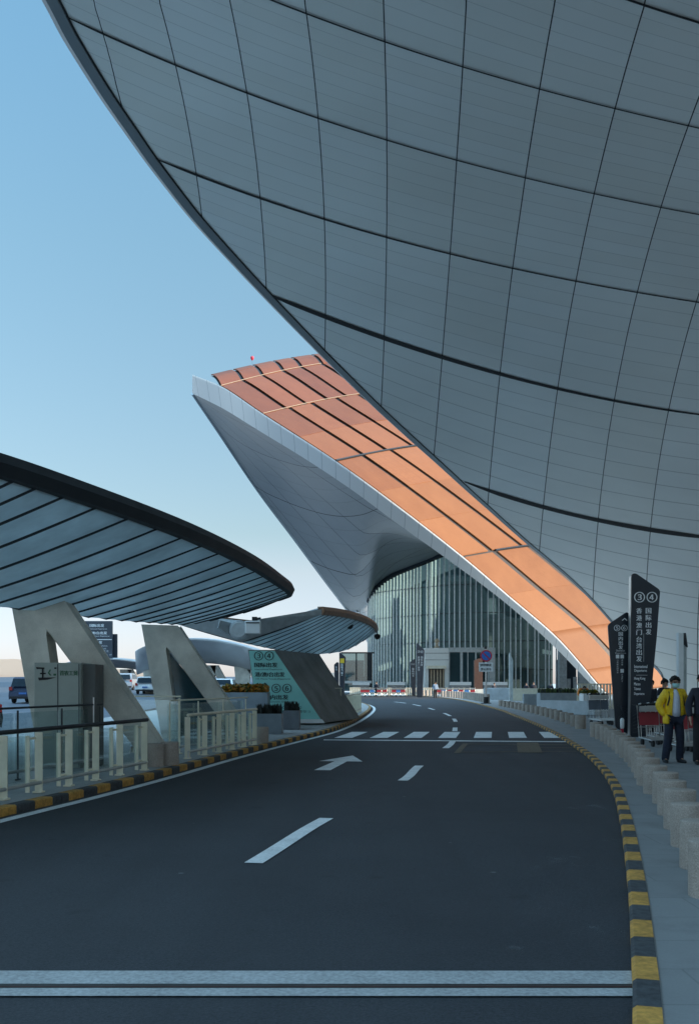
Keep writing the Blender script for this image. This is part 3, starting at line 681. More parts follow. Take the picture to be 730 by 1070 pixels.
# pylon body: long slab, running back along the road
pf = [P(259, 679, 36), P(288, 679, 36), P(337, 755.5, 36), P(270, 755.5, 36)]
back = Vector((1.42, 5.1, 0)); tp = MB(); tp.prism(pf, back); bevel(tp.build('pylon', mat('dark_concrete', (.21, .21, .20), .85, var=.3, scale=.9, fine=.08, fscale=30), can2), .02)

# turquoise sign sheet fixed on the pylon's face
sg = thing('wayfinding_sign', 'turquoise direction panel with dark lettering on the slanted pylon face', 'sign', (0, 0, 0))
ts = MB(); off = Vector((0, -.05, 0))
tsf = [P(260, 680, 35.93), P(287, 680, 35.93), P(335, 751.5, 35.93), P(270, 751.5, 35.93)]
ts.prism(tsf, (0, .04, 0)); ts.build('panel', mat('turquoise', (.30, .70, .65), .5, var=.06, scale=1), sg)
tb = MB(); tb.prism([P(270.2, 751.6, 35.9), P(336.5, 751.6, 35.9), P(339.5, 755.7, 35.9), P(270.6, 755.7, 35.9)], (0, .06, 0)); tb.build('base_strip', M_WHITE, sg)
tl = MB()
def T(mb, body, x, y, d, w=None, h=None, bold=0.0):
    s = d/F; put_text(mb, body, P(x, y, d), w*s if w else None, h*s if h else None, bold=bold*s)
D = 35.915
T(tl, '③', 270.3, 685.3, D, h=9.4, bold=.12); T(tl, '④', 281.2, 685.3, D, h=9.4, bold=.12)
T(tl, '国际出发', 277.8, 694.8, D, w=24, h=4.9, bold=.22); T(tl, 'International Departures', 280.5, 699.6, D, w=28.5, h=1.9)
T(tl, '港/澳/台出发', 281.8, 704.8, D, w=31, h=4.9, bold=.22); T(tl, 'HK Macao Taiwan Departures', 285.5, 709.6, D, w=36, h=1.9)
T(tl, '↑', 276.8, 718.5, D, h=10.5, w=9, bold=.3); T(tl, '⑤', 288.5, 719.3, D, h=9.4, bold=.12); T(tl, '⑥', 299.8, 719.3, D, h=9.4, bold=.12)
T(tl, '国内出发', 288.5, 728.5, D, w=25, h=5, bold=.22); T(tl, 'Domestic Departures', 295, 733.5, D, w=30, h=2.0)
T(tl, 'Counter A-G', 305, 739.2, D, w=20, h=2.4); T(tl, '行李寄存 ⊐', 314, 743.5, D, w=20, h=2.8)
tl.build('lettering', mat('dark_lettering', (.012, .03, .035), .6), sg)

# round cap and white utility box on the canopy's near corner
cp = thing('round_housing', 'pale round housing on the near corner of the brown rimmed canopy', 'housing', (0, 0, 0))
c0 = P(249.5, 658, 32.55); cm = MB()
cm.loft([[c0+Vector((r*math.cos(a), y, r*math.sin(a))) for a in [2*math.pi*k/24 for k in range(24)]] for r, y in ((.28, 0), (.32, .03), (.32, .3), (.28, .33))]); cm.build('drum', MATS['end_grey'], cp, smooth=40)
cm = MB(); cm.loft([[c0+Vector((r*math.cos(a), y, r*math.sin(a))) for a in [2*math.pi*k/24 for k in range(24)]] for r, y in ((.24, -.02), (.26, .0), (.26, .02))]); cm.build('cover', mat('cap_grey', (.5, .54, .55), .4), cp, smooth=40)
ub = thing('camera_box', 'white box with a dark camera on top at the canopy corner', 'box', (0, 0, 0))
c1 = P(264.5, 655.5, 32.62); um = MB(); um.box(c1, (.5, .3, .42)); bevel(um.build('casing', M_WHITE, ub), .03); um = MB(); um.box(c1+Vector((0, -.155, .14)), (.44, .02, .04)); um.build('slot', M_DARK, ub)
um = MB(); um.box(c1+Vector((.05, 0, .28)), (.16, .2, .12)); um.tube([c1+Vector((.12, 0, .28)), c1+Vector((.25, -.02, .3))], .035, 8); um.build('camera', M_DARK, ub)
def dome_cam(px, py, d, up, label):
    t = thing('dome_camera', label, 'camera', P(px, py, d), 0, 'cameras under the canopies')
    m = MB(); m.lathe((0, 0, 0), [(.001, -.16), (.07, -.145), (.12, -.09), (.145, -.02), (.145, .03), (.10, .07), (.05, .09), (.001, .09)], 16); m.build('dome', M_BLACK, t, smooth=True)
    m = MB(); m.tube([(0, 0, .08), (0, 0, up)], .02, 8); m.lathe((0, 0, up), [(.06, -.02), (.06, .0)], 10); m.build('stem', M_STEEL, t)
dome_cam(394, 664.5, 45.5, .36, 'black dome camera hanging from the tip of the brown rimmed canopy')
dome_cam(365.3, 653.5, 41, .42, 'small dome camera on a stem under the middle of the brown rimmed canopy')

# ---- far canopies beyond the second lane
M_FARC = mat('far_canopy_grey', (.46, .47, .48), .55, .3, var=.12, scale=.4)
def far_canopy(label, cx, cy, length, width, zr, zs, rz, legs):
    t = thing('roadside_canopy', label, 'canopy', (cx, cy, 0), rz, isl)
    m = MB(); nn = 26; rings = []
    for i in range(nn+1):
        u = -1+2*i/nn; w = width/2*max(.04, (1-abs(u)**2.6))**.55; x = u*length/2; lift = -1.1*u*u
        ring = []
        for k in range(13):
            a = -1+2*k/12; ring.append(Vector((x, a*w, zs+lift+(zr-zs)*abs(a)**1.5)))
        for k in range(12, -1, -1):
            a = -1+2*k/12; ring.append(Vector((x, a*w, zr+lift+.14+.2*(1-a*a))))
        rings.append(ring)
    m.loft(rings); m.build('roof_shell', M_FARC, t, smooth=40)
    for x in legs:
        l = MB(); l.prism([Vector((x-.9, -.3, zs-.2)), Vector((x+.7, -.3, zs-.2)), Vector((x+.3, -.3, -.5)), Vector((x-.55, -.3, -.5))], (0, .6, 0)); 
        l.prism([Vector((x+.15, -.3, zs-.2)), Vector((x+.9, -.3, zs-.2)), Vector((x+3.0, -.3, -.5)), Vector((x+2.2, -.3, -.5))], (0, .6, 0)); l.build('pylon', M_CONC, t)
    return t
q = P(205, 714, 92); far_canopy('grey arched canopy behind the second concrete pylon of the nearest canopy', q.x, 94, 11.8, 9, 5.5, 3.5, .0, (-4.4, .9, 4.2))
q = P(112, 714, 140); far_canopy('pale grey canopy on short legs above the white car', q.x, 142, 15, 9, 4.9, 3.8, .0, (-5.5, -1.4, 2.3))

# ================================================================== KIOSK BOX in front of the first pylon
kb = thing('service_cabinet', 'grey green cabinet with black brush emblem and green lettering before the first pylon', 'cabinet', (0, 0, 0))
kd = 17.6; a = P(36, 692.5, kd); b = P(84.5, 692.5, kd); m = MB(); m.prism([Vector((a.x, kd, PAVE_L)), Vector((b.x, kd, PAVE_L)), Vector((b.x, kd, b.z)), Vector((a.x, kd, a.z))], (0, .8, 0)); bevel(m.build('body', mat('cabinet_grey', (.33, .36, .32), .55, var=.08, scale=2), kb), .01)
m = MB(); m.box((P(60.7, 714, kd).x, kd-.004, (PAVE_L+a.z)/2), (.012, .008, a.z-PAVE_L-.05)); m.box((P(82.8, 714, kd).x, kd-.004, (PAVE_L+a.z)/2), (.012, .008, a.z-PAVE_L-.05)); m.build('door_seam', M_DARK, kb)
m = MB(); s = kd-.012
def stroke(pts): m.prism([P(x, y, s) for x, y in pts], (0, .006, 0))
stroke([(37.8, 697), (46.5, 697.6), (46.5, 699), (38.6, 699.2)]); stroke([(43.9, 698), (45.8, 698), (45.6, 709), (44.0, 709)]); stroke([(42, 703), (48, 703), (48, 704.5), (42, 704.5)]); stroke([(40, 708.0), (59, 707.8), (50, 710.2), (41, 711)])
stroke([(57, 697.3), (59.2, 697.3), (59.2, 699), (57, 699)]); m.build('emblem', M_BLACK, kb)
m = MB(); stroke([(52.3, 699.5), (53.4, 699.8), (51.6, 703), (54, 705.8), (52.5, 706), (50.2, 703.2)]); stroke([(56, 704), (59, 704), (58.5, 706), (56.2, 706)])
put_text(m, '首农工贸', P(72, 703.3, s), 18.5*kd/F, 5.2*kd/F, bold=.004); m.build('lettering', mat('green_lettering', (.02, .12, .05), .5), kb)
sc = thing('dark_cabinet', 'narrow dark cabinet standing beside the lettered grey green cabinet', 'cabinet', (0, 0, 0))
a2 = P(85.3, 694, 17.75); b2 = P(100, 694, 17.75); m = MB(); m.prism([Vector((a2.x, 17.75, PAVE_L)), Vector((b2.x, 17.75, PAVE_L)), Vector((b2.x, 17.75, b2.z)), Vector((a2.x, 17.75, a2.z))], (0, .6, 0)); bevel(m.build('body', mat('dark_box', (.10, .105, .10), .6), sc), .01)
m = MB(); m.box((b2.x-.03, 17.74, 1.1), (.02, .02, .5)); m.build('handle', M_STEEL, sc)

# ================================================================== GLASS RAILINGS
def railing(label, pts, h, z, posts, post_m, front=True, group='glass railings on the island', rail_m=None, pw=.125, low=.14):
    """posts at given fractions along a straight run, glass between, a tube handrail and a bottom rail"""
    a, b = Vector(pts[0]), Vector(pts[1]); t = thing('glass_railing', label, 'railing', (a.x, a.y, z), math.atan2(b.y-a.y, b.x-a.x), group); L = (b-a).length
    rail_m = rail_m or M_DARK
    for k, u in enumerate(posts):
        m = MB(); m.box((u*L, .0 if front else 0, h/2-.02), (.024, pw*.9, h-.04) if front else (pw, .022, h-.04)); m.box((u*L, 0, .012), (.13, pw*1.0, .024))
        if front and u > 0: m.box((u*L-.21, .05, h/2-.03), (.02, pw*.5, h-.10)); m.box((u*L-.1, .05, h*.86), (.2, .03, .03)); m.box((u*L-.1, .05, h*.2), (.2, .03, .03))
        bevel(m.build('post', post_m, t), .004, 1)
    for k in range(len(posts)-1):
        u0, u1 = posts[k]*L+pw*.55, posts[k+1]*L-pw*.55
        m = MB(); m.box(((u0+u1)/2, .06, (h-.06+low)/2), (u1-u0, .012, h-.1-low)); m.build('glass_pane', M_GLASS, t)
    m = MB(); m.tube([(-.05, -.03, h), (L+.05, -.03, h)], .032 if front else .018, 10); m.build('handrail', rail_m, t, smooth=True)
    m = MB(); m.tube([(-.02, -.03, low), (L+.05, -.03, low)], .026, 8); m.tube([(-.02, -.03, low-.0), (-.02, -.03, .01)], .02, 8); m.build('bottom_rail', M_STEEL, t, smooth=True)
    return t
p0 = G(4, 836, PAVE_L); p1 = G(151, 805, PAVE_L); d_ = (p1-p0); pm = p0-d_*.38
railing('long foreground glass railing with cream posts and dark handrail above the left kerb', (pm, p1), .87, PAVE_L, [0, .14, .275, .42, .56, .70, .84, 1.0], M_CREAM)
q0 = Vector((p0.x-1.25, p0.y+.3, 0))-d_*.3; q1 = Vector((p1.x-1.0, p1.y+.9, 0))
railing('taller all glass balustrade with thin dark posts just behind the foreground railing', (q0, q1), 1.12, PAVE_L, [0, .22, .40, .58, .79, 1], M_DARK, False, pw=.03)
p2 = G(196, 793, PAVE_L); p3 = G(266, 778.5, PAVE_L)
railing('second glass railing with cream posts before the far concrete pylon', (p2, p3), .87, PAVE_L, [0, .22, .42, .62, .81, 1], M_CREAM, rail_m=M_CREAM)
q2 = Vector((p2.x-.55, p2.y+1.1, 0)); q3 = Vector((p3.x-.35, p3.y+1.3, 0))
railing('glass balustrade with pale frame behind the second cream railing', (q2, q3), 1.14, PAVE_L, [0, .33, .66, 1], M_CREAM, False, pw=.035, rail_m=M_CREAM)
p4 = G(147, 790, PAVE_L); p5 = G(188, 792, PAVE_L); p4 = Vector((-4.7, 21.6, 0)); p5 = Vector((-3.62, 21.2, 0))
railing('short cream framed glass gate panel between the first and second railings', (p4, p5), 1.22, PAVE_L, [0, 1], M_CREAM, False, pw=.05, rail_m=M_CREAM)
p6 = G(355, 751.5, PAVE_L); p7 = G(376, 743.5, PAVE_L)
railing('distant glass railing with close set cream posts at the end of the island', (p6, p7), .95, PAVE_L, [0, .17, .34, .5, .67, .84, 1], M_CREAM, pw=.16, rail_m=M_CREAM)
q6 = Vector((-1.75, 39.6, 0)); q7 = Vector((-.35, 40.4, 0))
railing('pale framed glass balustrade beside the turquoise sign pylon', (q6, q7), 1.3, PAVE_L, [0, .5, 1], M_CREAM, False, pw=.05, rail_m=M_CREAM)

# ================================================================== BOLLARDS
def bollard_mesh():
    m = MB(); r = .165; h = .41
    m.lathe((0, 0, 0), [(r*.985, 0), (r, .02), (r, h-.016), (r-.004, h-.005), (r-.012, h), (.001, h+.003)], 30); return m
b0 = bollard_mesh().build('bollard', M_GRAN, None, smooth=40)
def put_bollard(o, x, y, z, label, group):
    o.location = (x, y, z); o.rotation_euler = (random.uniform(-.012, .012), random.uniform(-.012, .012), random.uniform(0, 6)); s = random.uniform(.97, 1.03); o.scale = (s, s, random.uniform(.97, 1.04)); return tag(o, label, 'bollard', group)
row1 = [(719, 936.5), (711, 911), (703, 891), (695.9, 872.6), (689.3, 857.9), (680, 838), (666.8, 823.5), (658.6, 806), (651.5, 796.5), (645, 790), (638, 783.5), (631, 778), (624.5, 773.8), (616, 770)]
path1 = smooth_path([Vector((G(x, y, PAVE_R).x+.165, G(x, y, PAVE_R).y)) for x, y in row1], .02); L1 = len(path1); nb1 = 20
for k in range(nb1):
    p = path1[int((L1-1)*k/(nb1-1))]; o = b0 if k == 0 else b0.copy()
    if k: C.objects.link(o)
    put_bollard(o, p[0], p[1], PAVE_R, 'cylindrical granite bollard, %s counting from the nearest one along the right kerb' % ORD[k] if k else 'nearest granite bollard, tall and half cut by the right picture edge', 'near row of granite bollards along the right kerb')
row2 = [(606, 761.5), (594, 756.5), (582.5, 752.5), (569, 748.4), (553.7, 744.6), (538, 740.8), (523, 737.9)]
path2 = smooth_path([G(x, y, PAVE_R) for x, y in row2], .05); n2 = 18
for k in range(n2):
    p = path2[int((len(path2)-1)*k/(n2-1))]; o = b0.copy(); C.objects.link(o)
    put_bollard(o, p[0], p[1], PAVE_R, 'granite bollard before the low concrete walls, %s counting away from the dark signs' % ORD[k], 'second row of bollards before the low walls')
    if k == 0: o.scale = (1.12, 1.12, 1.12)
i3 = offset(rk, 1.0); i3 = i3[(rk[:, 1] > 78)]; s3 = i3[i3[:, 0] > -1]
n3 = 38
for k in range(n3):
    p = s3[int((len(s3)-1)*k/(n3-1))]; o = b0.copy(); C.objects.link(o)
    put_bollard(o, p[0], p[1], PAVE_R, 'small far bollard along the bend, %s counting from the round no stopping sign' % ORD[k], 'far row of bollards round the bend'); o.scale = (1, 1, 1.7)
for x, y, lab in [(160.3, 801.5, 'grey granite bollard at the end of the foreground railing'), (176, 800, 'grey granite bollard just right of the one at the foreground railing end'), (273.5, 776.5, 'grey granite bollard at the far end of the second cream railing'), (352.5, 753.8, 'grey granite bollard right of the turquoise sign')]:
    p = G(x, y, PAVE_L); o = b0.copy(); C.objects.link(o); put_bollard(o, p.x, p.y+.15, PAVE_L, lab, 'bollards on the left island')

# ================================================================== SIGN PYLONS
def blade(label, front, d, th, rad, group):
    t = thing('sign_pylon', label, 'sign', (0, 0, 0), 0, group)
    m = MB(); m.prism(rounded([P(x, y, d) for x, y in front], rad), (.04, th, 0)); bevel(m.build('panel', M_NAVY, t), .01, 2); return t
gp = 'dark navy sign pylons'
D1 = 28.75; s1 = blade('tall dark navy sign pylon marked 3 and 4 beside the granite bollards', [(658.2, 770.3), (659.6, 599.5), (664, 599), (689.3, 616.5), (685.5, 668), (675.2, 772)], D1, .26, .09, gp)
e = MB(); a = P(658.0, 769.8, D1); b = P(659.3, 602, D1); e.beam(a+Vector((-.012, .12, 0)), b+Vector((-.012, .12, 0)), .012, .2); e.build('edge_strip', M_STEEL, s1)
l = MB(); D = D1-.014
T(l, '③', 667.6, 624, D, h=11, bold=.22); T(l, '④', 680.6, 624, D, h=11, bold=.22)
for ch, y in zip('国际出发', (638.2, 645.5, 653, 660.2)): T(l, ch, 677, y, D, w=5.6, h=5.8, bold=.22)
for ch, y in zip('香港澳门台湾出发', (638.2, 645.8, 653.4, 660.6, 668.2, 675, 681.6, 688.4)): T(l, ch, 667.2, y, D, w=5.6, h=5.8, bold=.22)
l.beam(P(672, 662, D), P(672, 691.5, D), .006, .004); l.beam(P(664, 705.5, D), P(675.8, 705.5, D), .004, .008)
T(l, 'International', 669, 696.4, D, w=13.6, h=3.4, bold=.08); T(l, 'Departures', 668.8, 701, D, w=13, h=3.6, bold=.08)
T(l, 'Hong Kong', 667.8, 709.2, D, w=11.5, h=3.7, bold=.08); T(l, 'Macao', 665.2, 714.6, D, w=6.6, h=3.1, bold=.08); T(l, 'Taiwan', 665.3, 719.6, D, w=6.8, h=3.1, bold=.08); T(l, 'Departures', 667.3, 725.2, D, w=10.6, h=3.6, bold=.08)
l.build('lettering', M_LETTER, s1)
m = MB()                                           # lighter woven line pattern on the foot of the panel
for k in range(7):
    a = P(659.5+k*1.2, 736, D); b = P(672.5-k*.4, 742+k*4, D); m.beam(a+Vector((0, .006, 0)), b+Vector((0, .006, 0)), .02, .006)
for k in range(6):
    a = P(675.5-k*.3, 738+k*5, D); b = P(661, 748+k*3.5, D); m.beam(a+Vector((0, .008, 0)), b+Vector((0, .008, 0)), .02, .006)
M_PATT = mat('foot_pattern', (.05, .062, .078), .4); m.build('foot_pattern', M_PATT, s1)
D2 = 29.3; s2 = blade('shorter dark navy sign pylon marked 5 and 6 with an up arrow', [(642.7, 760.5), (634.6, 652.5), (654, 639.5), (657, 641), (656.8, 767.8)], D2, .22, .08, gp)
l = MB(); D = D2-.014
T(l, '↑', 652, 648.6, D, h=5.8, w=5.4, bold=.25); T(l, '⑤', 644.2, 656.2, D, h=6.4, bold=.12); T(l, '⑥', 651.8, 656.2, D, h=6.4, bold=.12)
for ch, y in zip('国内出发', (662.5, 667.2, 671.8, 676.4)): T(l, ch, 648, y, D, w=4.2, h=4.2, bold=.16)
T(l, 'Domestic', 647.8, 679.8, D, w=9, h=1.9); T(l, 'Departures', 647.8, 682.6, D, w=11, h=1.9)
for x, y in ((644.7, 686), (649.5, 686), (649.5, 701)): l.box(P(x, y, D)+Vector((0, .004, 0)), (.10, .006, .11))
for i, ch in enumerate('行李寄存问讯处'): T(l, ch, 644.7, 690+i*2.1, D, w=1.8, h=1.8)
for i, ch in enumerate('停车楼'): T(l, ch, 649.5, 690+i*2.2, D, w=1.8, h=1.8)
for i, ch in enumerate('长途巴士'): T(l, ch, 649.5, 705+i*2.2, D, w=1.8, h=1.8)
l.build('lettering', M_LETTER, s2)
m = MB()
for k in range(6):
    a = P(643.5+k, 737, D); b = P(655-k*.3, 741+k*3.5, D); m.beam(a+Vector((0, .006, 0)), b+Vector((0, .006, 0)), .02, .006)
    a = P(655.5, 740+k*4, D); b = P(645, 750+k*1.5, D); m.beam(a+Vector((0, .008, 0)), b+Vector((0, .008, 0)), .02, .006)
m.build('foot_pattern', M_PATT, s2)
D3 = 108; s3_ = blade('taller of the two far dark sign pylons before the glass hall', [(435.3, 728.6), (434.8, 673), (436.2, 672.6), (443.2, 679), (441, 728.8)], D3, .3, .09, gp)
l = MB(); D = D3-.02; T(l, '③④', 438.8, 681, D, w=6); 
for i, ch in enumerate('国际出发'): T(l, ch, 440.4, 687+i*2.6, D, w=2.1, h=2.2)
for i, ch in enumerate('香港澳门台湾'): T(l, ch, 437.2, 687+i*2.6, D, w=2.1, h=2.2)
l.build('lettering', mat('dim_lettering', (.30, .38, .44), .6), s3_)
s4_ = blade('shorter of the two far dark sign pylons before the glass hall', [(430.2, 726.5), (427.8, 692), (432.8, 688.3), (434, 689), (433.8, 728)], D3+1, .3, .09, gp)
l = MB(); D = D3+.98; T(l, '⑤⑥', 431, 694, D, w=4)
for i, ch in enumerate('国内出发'): T(l, ch, 431.3, 699+i*2.4, D, w=2, h=2)
l.build('lettering', MATS['dim_lettering'], s4_)
D5 = 72; s5_ = blade('dark sign pylon with a yellow square under the end of the brown rimmed canopy', [(354.8, 728), (354.2, 682.5), (355.2, 681.8), (360.6, 686.5), (359, 728)], D5, .22, .07, gp)
l = MB(); D = D5-.02
for i, ch in enumerate('出租汽车'): T(l, ch, 357.2, 694.4+i*3, D, w=2.6, h=2.6)
l.box(P(357.2, 705.5, D), (.1, .006, .03)); l.build('lettering', M_LETTER, s5_)
l = MB(); l.box(P(357.4, 690.4, D), (.30, .01, .33)); l.build('yellow_square', mat('sign_yellow', (.75, .5, .03), .5), s5_)
s6_ = blade('slim dark sign pylon left of the one with a yellow square', [(350.0, 728), (348.8, 694.5), (352, 691.6), (353.4, 692.6), (353.2, 728)], D5+.6, .22, .07, gp)
l = MB(); D = D5+.58
for i, ch in enumerate('公交'): T(l, ch, 351.3, 697+i*2.6, D, w=2, h=2)
l.build('lettering', M_LETTER, s6_)

# overhead board on a mast beyond the second lane
gs = thing('direction_board', 'dark blue overhead direction board on a mast above the far lane', 'sign', (0, 0, 0)); GD = 80
m = MB(); m.prism([P(75, 648.8, GD), P(117.3, 648.8, GD), P(117.3, 688, GD), P(75, 688, GD)], (0, .3, 0)); bevel(m.build('panel', mat('board_blue', (.05, .065, .085), .35, var=.3, scale=.6), gs), .03)
m = MB(); m.prism([P(118, 662.5, GD+.5), P(122.2, 662.5, GD+.5), P(122.2, 687.3, GD+.5), P(118, 687.3, GD+.5)], (0, .3, 0)); m.build('side_panel', M_NAVY, gs)
m = MB(); m.tube([P(103, 688, GD+.4), Vector((P(103, 688, GD).x, GD+.4, .3))], .16, 12); m.build('mast', M_ALU, gs, smooth=True)
l = MB(); D = GD-.02; T(l, '③', 74.5, 658.6, D, h=7.4, bold=.1); T(l, '④', 84, 658.8, D, h=8, bold=.15); T(l, '国际出发', 101.5, 653.6, D, w=15, h=3.2, bold=.15); T(l, 'International Departures', 101.5, 657.3, D, w=21, h=1.6)
T(l, '港/澳/台出发', 101.5, 661.4, D, w=21, h=3, bold=.15); T(l, 'HK Macao Taiwan Departures', 101.5, 664.8, D, w=26, h=1.7); l.beam(P(75, 668.3, D), P(117, 668.3, D), .02, .06)
T(l, '国内出发', 99.5, 671.3, D, w=15, h=3, bold=.15); T(l, 'Domestic Departures', 101, 675, D, w=23, h=1.7); T(l, 'Car Park  Coach', 102, 677.7, D, w=18, h=1.5); T(l, '停车 → 巴士', 104, 680.3, D, w=20, h=2.2); T(l, 'P1  ⊕  ABC 1F', 106, 684.2, D, w=22, h=2.2); l.build('lettering', M_LETTER, gs)

# no-stopping sign
ns = thing('traffic_sign', 'round blue and red no stopping sign on a thin pole with a black foot', 'sign', (0, 0, 0)); ND = 76
c = P(507.6, 685.3, ND)
def disc(mb, c, r, y0, y1, n=32, mi=0): mb.loft([[c+Vector((r*math.cos(2*math.pi*k/n), y, r*math.sin(2*math.pi*k/n))) for k in range(n)] for y in (y0, y1)], mi)
m = MB(); disc(m, c, .45, 0, .03); m.build('red_disc', mat('sign_red', (.55, .03, .06), .4), ns)
m = MB(); disc(m, c, .345, -.01, .0); m.build('blue_disc', mat('sign_blue', (.03, .17, .55), .4), ns)
m = MB(); m.box(c+Vector((0, -.016, 0)), (.70, .008, .085)); o = m.build('slash', MATS['sign_red'], ns)
o.data.transform(Matrix.Translation(c) @ Matrix.Rotation(math.radians(45), 4, 'Y') @ Matrix.Translation(-c))
m = MB(); m.prism([P(500, 692.2, ND), P(514.8, 692.2, ND), P(514.8, 701.8, ND), P(500, 701.8, ND)], (0, .025, 0)); m.build('plate', M_WHITE, ns)
l = MB(); T(l, '即停即走', 507.4, 694.9, ND-.01, w=12, h=2.9, bold=.1); T(l, '禁止停车', 507.4, 699.2, ND-.01, w=11, h=2.6, bold=.1); l.build('lettering', MATS['dark_lettering'], ns)
m = MB(); m.tube([Vector((c.x, ND+.08, .1)), Vector((c.x, ND+.08, c.z+.62))], .06, 10); m.build('pole', M_STEEL, ns, smooth=True)
m = MB(); m.lathe((c.x, ND+.08, PAVE_R), [(.4, 0), (.4, .05), (.19, .06), (.18, .5), (.1, .52)], 20); m.build('foot', M_BLACK, ns, smooth=30)
m = MB(); m.box((c.x-.05, ND+.08, c.z+.62), (.18, .18, .2)); m.build('camera', M_DARK, ns)

# light columns
lp = thing('light_column', 'slim white light column with slanted dark cap behind the man in yellow', 'lamp', (0, 0, 0)); LD = 26.5
a = P(708.6, 714, LD).x; b = P(713.6, 714, LD).x; c_ = P(717.6, 714, LD).x; zt = P(0, 661, LD).z; zr_ = P(0, 674, LD).z
m = MB(); m.prism([Vector((a, LD, PAVE_R)), Vector((b, LD, PAVE_R)), Vector((b, LD, zt-.02)), Vector((a, LD, zt))], (0, .2, 0)); m.build('column', M_WHITE, lp)
m = MB(); m.prism([Vector((b, LD+.002, PAVE_R)), Vector((c_, LD+.06, PAVE_R)), Vector((c_, LD+.06, zr_)), Vector((b, LD+.002, zr_))], (0, .17, 0)); m.build('side_panel', mat('column_grey', (.45, .5, .5), .5), lp)
m = MB(); m.prism([Vector((b, LD-.01, zt-.01)), Vector((c_-.04, LD-.01, zt-.01)), Vector((c_+.01, LD-.01, zr_-.06)), Vector((b+.05, LD-.01, zr_-.03))], (0, .2, 0)); m.build('cap', M_DARK, lp)
lq = thing('light_column', 'distant slim pale light column in front of the glass hall fins', 'lamp', (0, 0, 0)); LD = 80
m = MB(); m.prism([P(531.8, 733, LD), P(535.6, 733, LD), P(535.6, 690, LD), P(532.5, 682, LD), P(531.8, 684, LD)], (0, .3, 0)); m.build('column', mat('column_pale', (.60, .66, .66), .5), lq)
m = MB(); m.prism([P(531.6, 729, LD-.02), P(533, 729, LD-.02), P(533, 684, LD-.02), P(531.6, 683, LD-.02)], (0, .02, 0)); m.build('lens', M_WHITE, lq)
bp_ = thing('brown_column', 'reddish brown clad column behind the no stopping sign', 'column', (0, 0, 0)); BD = 118
m = MB(); m.prism([P(495.5, 722, BD), P(504, 722, BD), P(504, 688, BD), P(500, 688, BD), P(495.5, 690, BD)], (0, .9, 0)); m.build('shaft', mat('brown_clad', (.09, .04, .025), .6), bp_)
m = MB(); m.prism([P(495, 728, BD-.05), P(505, 728, BD-.05), P(504.5, 720, BD-.05), P(495.5, 720, BD-.05)], (0, 1, 0)); m.build('plinth', M_CONC, bp_)

# ================================================================== ENTRANCE PAVILIONS
wv = thing('entrance_pavilion', 'white box entrance pavilion with lit doorway before the glass hall', 'pavilion', (0, 0, 0)); VD = 138
def rect(mb, x0, y0, x1, y1, d, th, mi=0): mb.prism([P(x0, y1, d), P(x1, y1, d), P(x1, y0, d), P(x0, y0, d)], (0, th, 0), mi)
m = MB(); rect(m, 443.8, 677, 468.3, 697, VD, 5); rect(m, 443.8, 697, 447.5, 726, VD, 5); rect(m, 464.5, 697, 468.3, 726, VD, 5); m.build('wall', mat('pavilion_white', (.84, .84, .80), .5, var=.04), wv)
m = MB(); rect(m, 447.5, 697.1, 464.5, 726, VD+1.2, .2); m.build('doorway', mat('door_dark', (.12, .11, .10), .3), wv)
m = MB(); rect(m, 446, 695.6, 466, 698.6, VD-1.2, 1.2); m.build('door_canopy', M_CREAM, wv)
m = MB()
for x in (449.5, 452.5, 456, 459.2, 462.3): rect(m, x, 699.5, x+1.4, 725, VD+.9, .2)
m.build('door_frame', mat('door_brass', (.55, .45, .32), .35, .6), wv)
m = MB()
for y in (682.5, 689.5): m.beam(P(443.8, y, VD-.02), P(468.3, y, VD-.02), .03, .05)
m.build('panel_line', M_DARK, wv)
fn = thing('roof_lantern', 'small beige lantern finial standing on the white entrance pavilion', 'lantern', P(456, 677, VD+1)); m = MB()
m.lathe((0, 0, 0), [(.34, 0), (.34, .25), (.22, .3), (.22, .75), (.36, .8), (.30, 1.15), (.12, 1.3), (.001, 1.35)], 12); m.build('body', mat('beige_stone', (.5, .40, .27), .6), fn, smooth=30)
gv = thing('glass_lobby', 'dark glass lobby right of the white entrance pavilion', 'lobby', (0, 0, 0))
m = MB(); rect(m, 468.6, 677.4, 497, 726, VD+.3, .1); m.build('glass_front', mat('lobby_glass', (.02, .055, .065), .06, .2, var=.3, scale=.2), gv)
m = MB()
for x0, x1 in ((468.4, 469.6), (480.5, 483.2), (488, 489), (496, 497.4)): rect(m, x0, 677.2, x1, 726, VD+.1, .25)
rect(m, 468.4, 676.6, 517, 681.5, VD+.05, .3); rect(m, 511, 681, 517, 726, VD+.1, 1); m.build('frame', mat('lobby_frame', (.50, .53, .52), .5), gv)
gb = thing('glass_lobby', 'clear glass lobby with white posts left of the glass hall under the canopy', 'lobby', (0, 0, 0)); BD = 150
m = MB(); rect(m, 357, 682.5, 389, 720, BD, .06); m.build('glass_front', glass('lobby_clear', (.55, .72, .74), .14, .7), gb)
m = MB(); rect(m, 371.5, 682, 372.8, 722, BD-.2, .3); rect(m, 383.5, 682, 388.5, 722, BD-.2, .4); rect(m, 356, 681.4, 391, 682.8, BD-.25, .4); m.build('frame', M_DARK, gb)
m = MB(); rect(m, 380.5, 683, 383.4, 722, BD+.3, .4); rect(m, 356, 711.5, 388, 714, BD-.4, .3); m.build('post', M_WHITE, gb)
m = MB(); rect(m, 360, 690, 380, 707, BD+6, 3); rect(m, 357, 707, 382, 722, BD+5, 1); m.build('counter', mat('lobby_teal', (.13, .22, .24), .5, var=.4, scale=.6), gb)
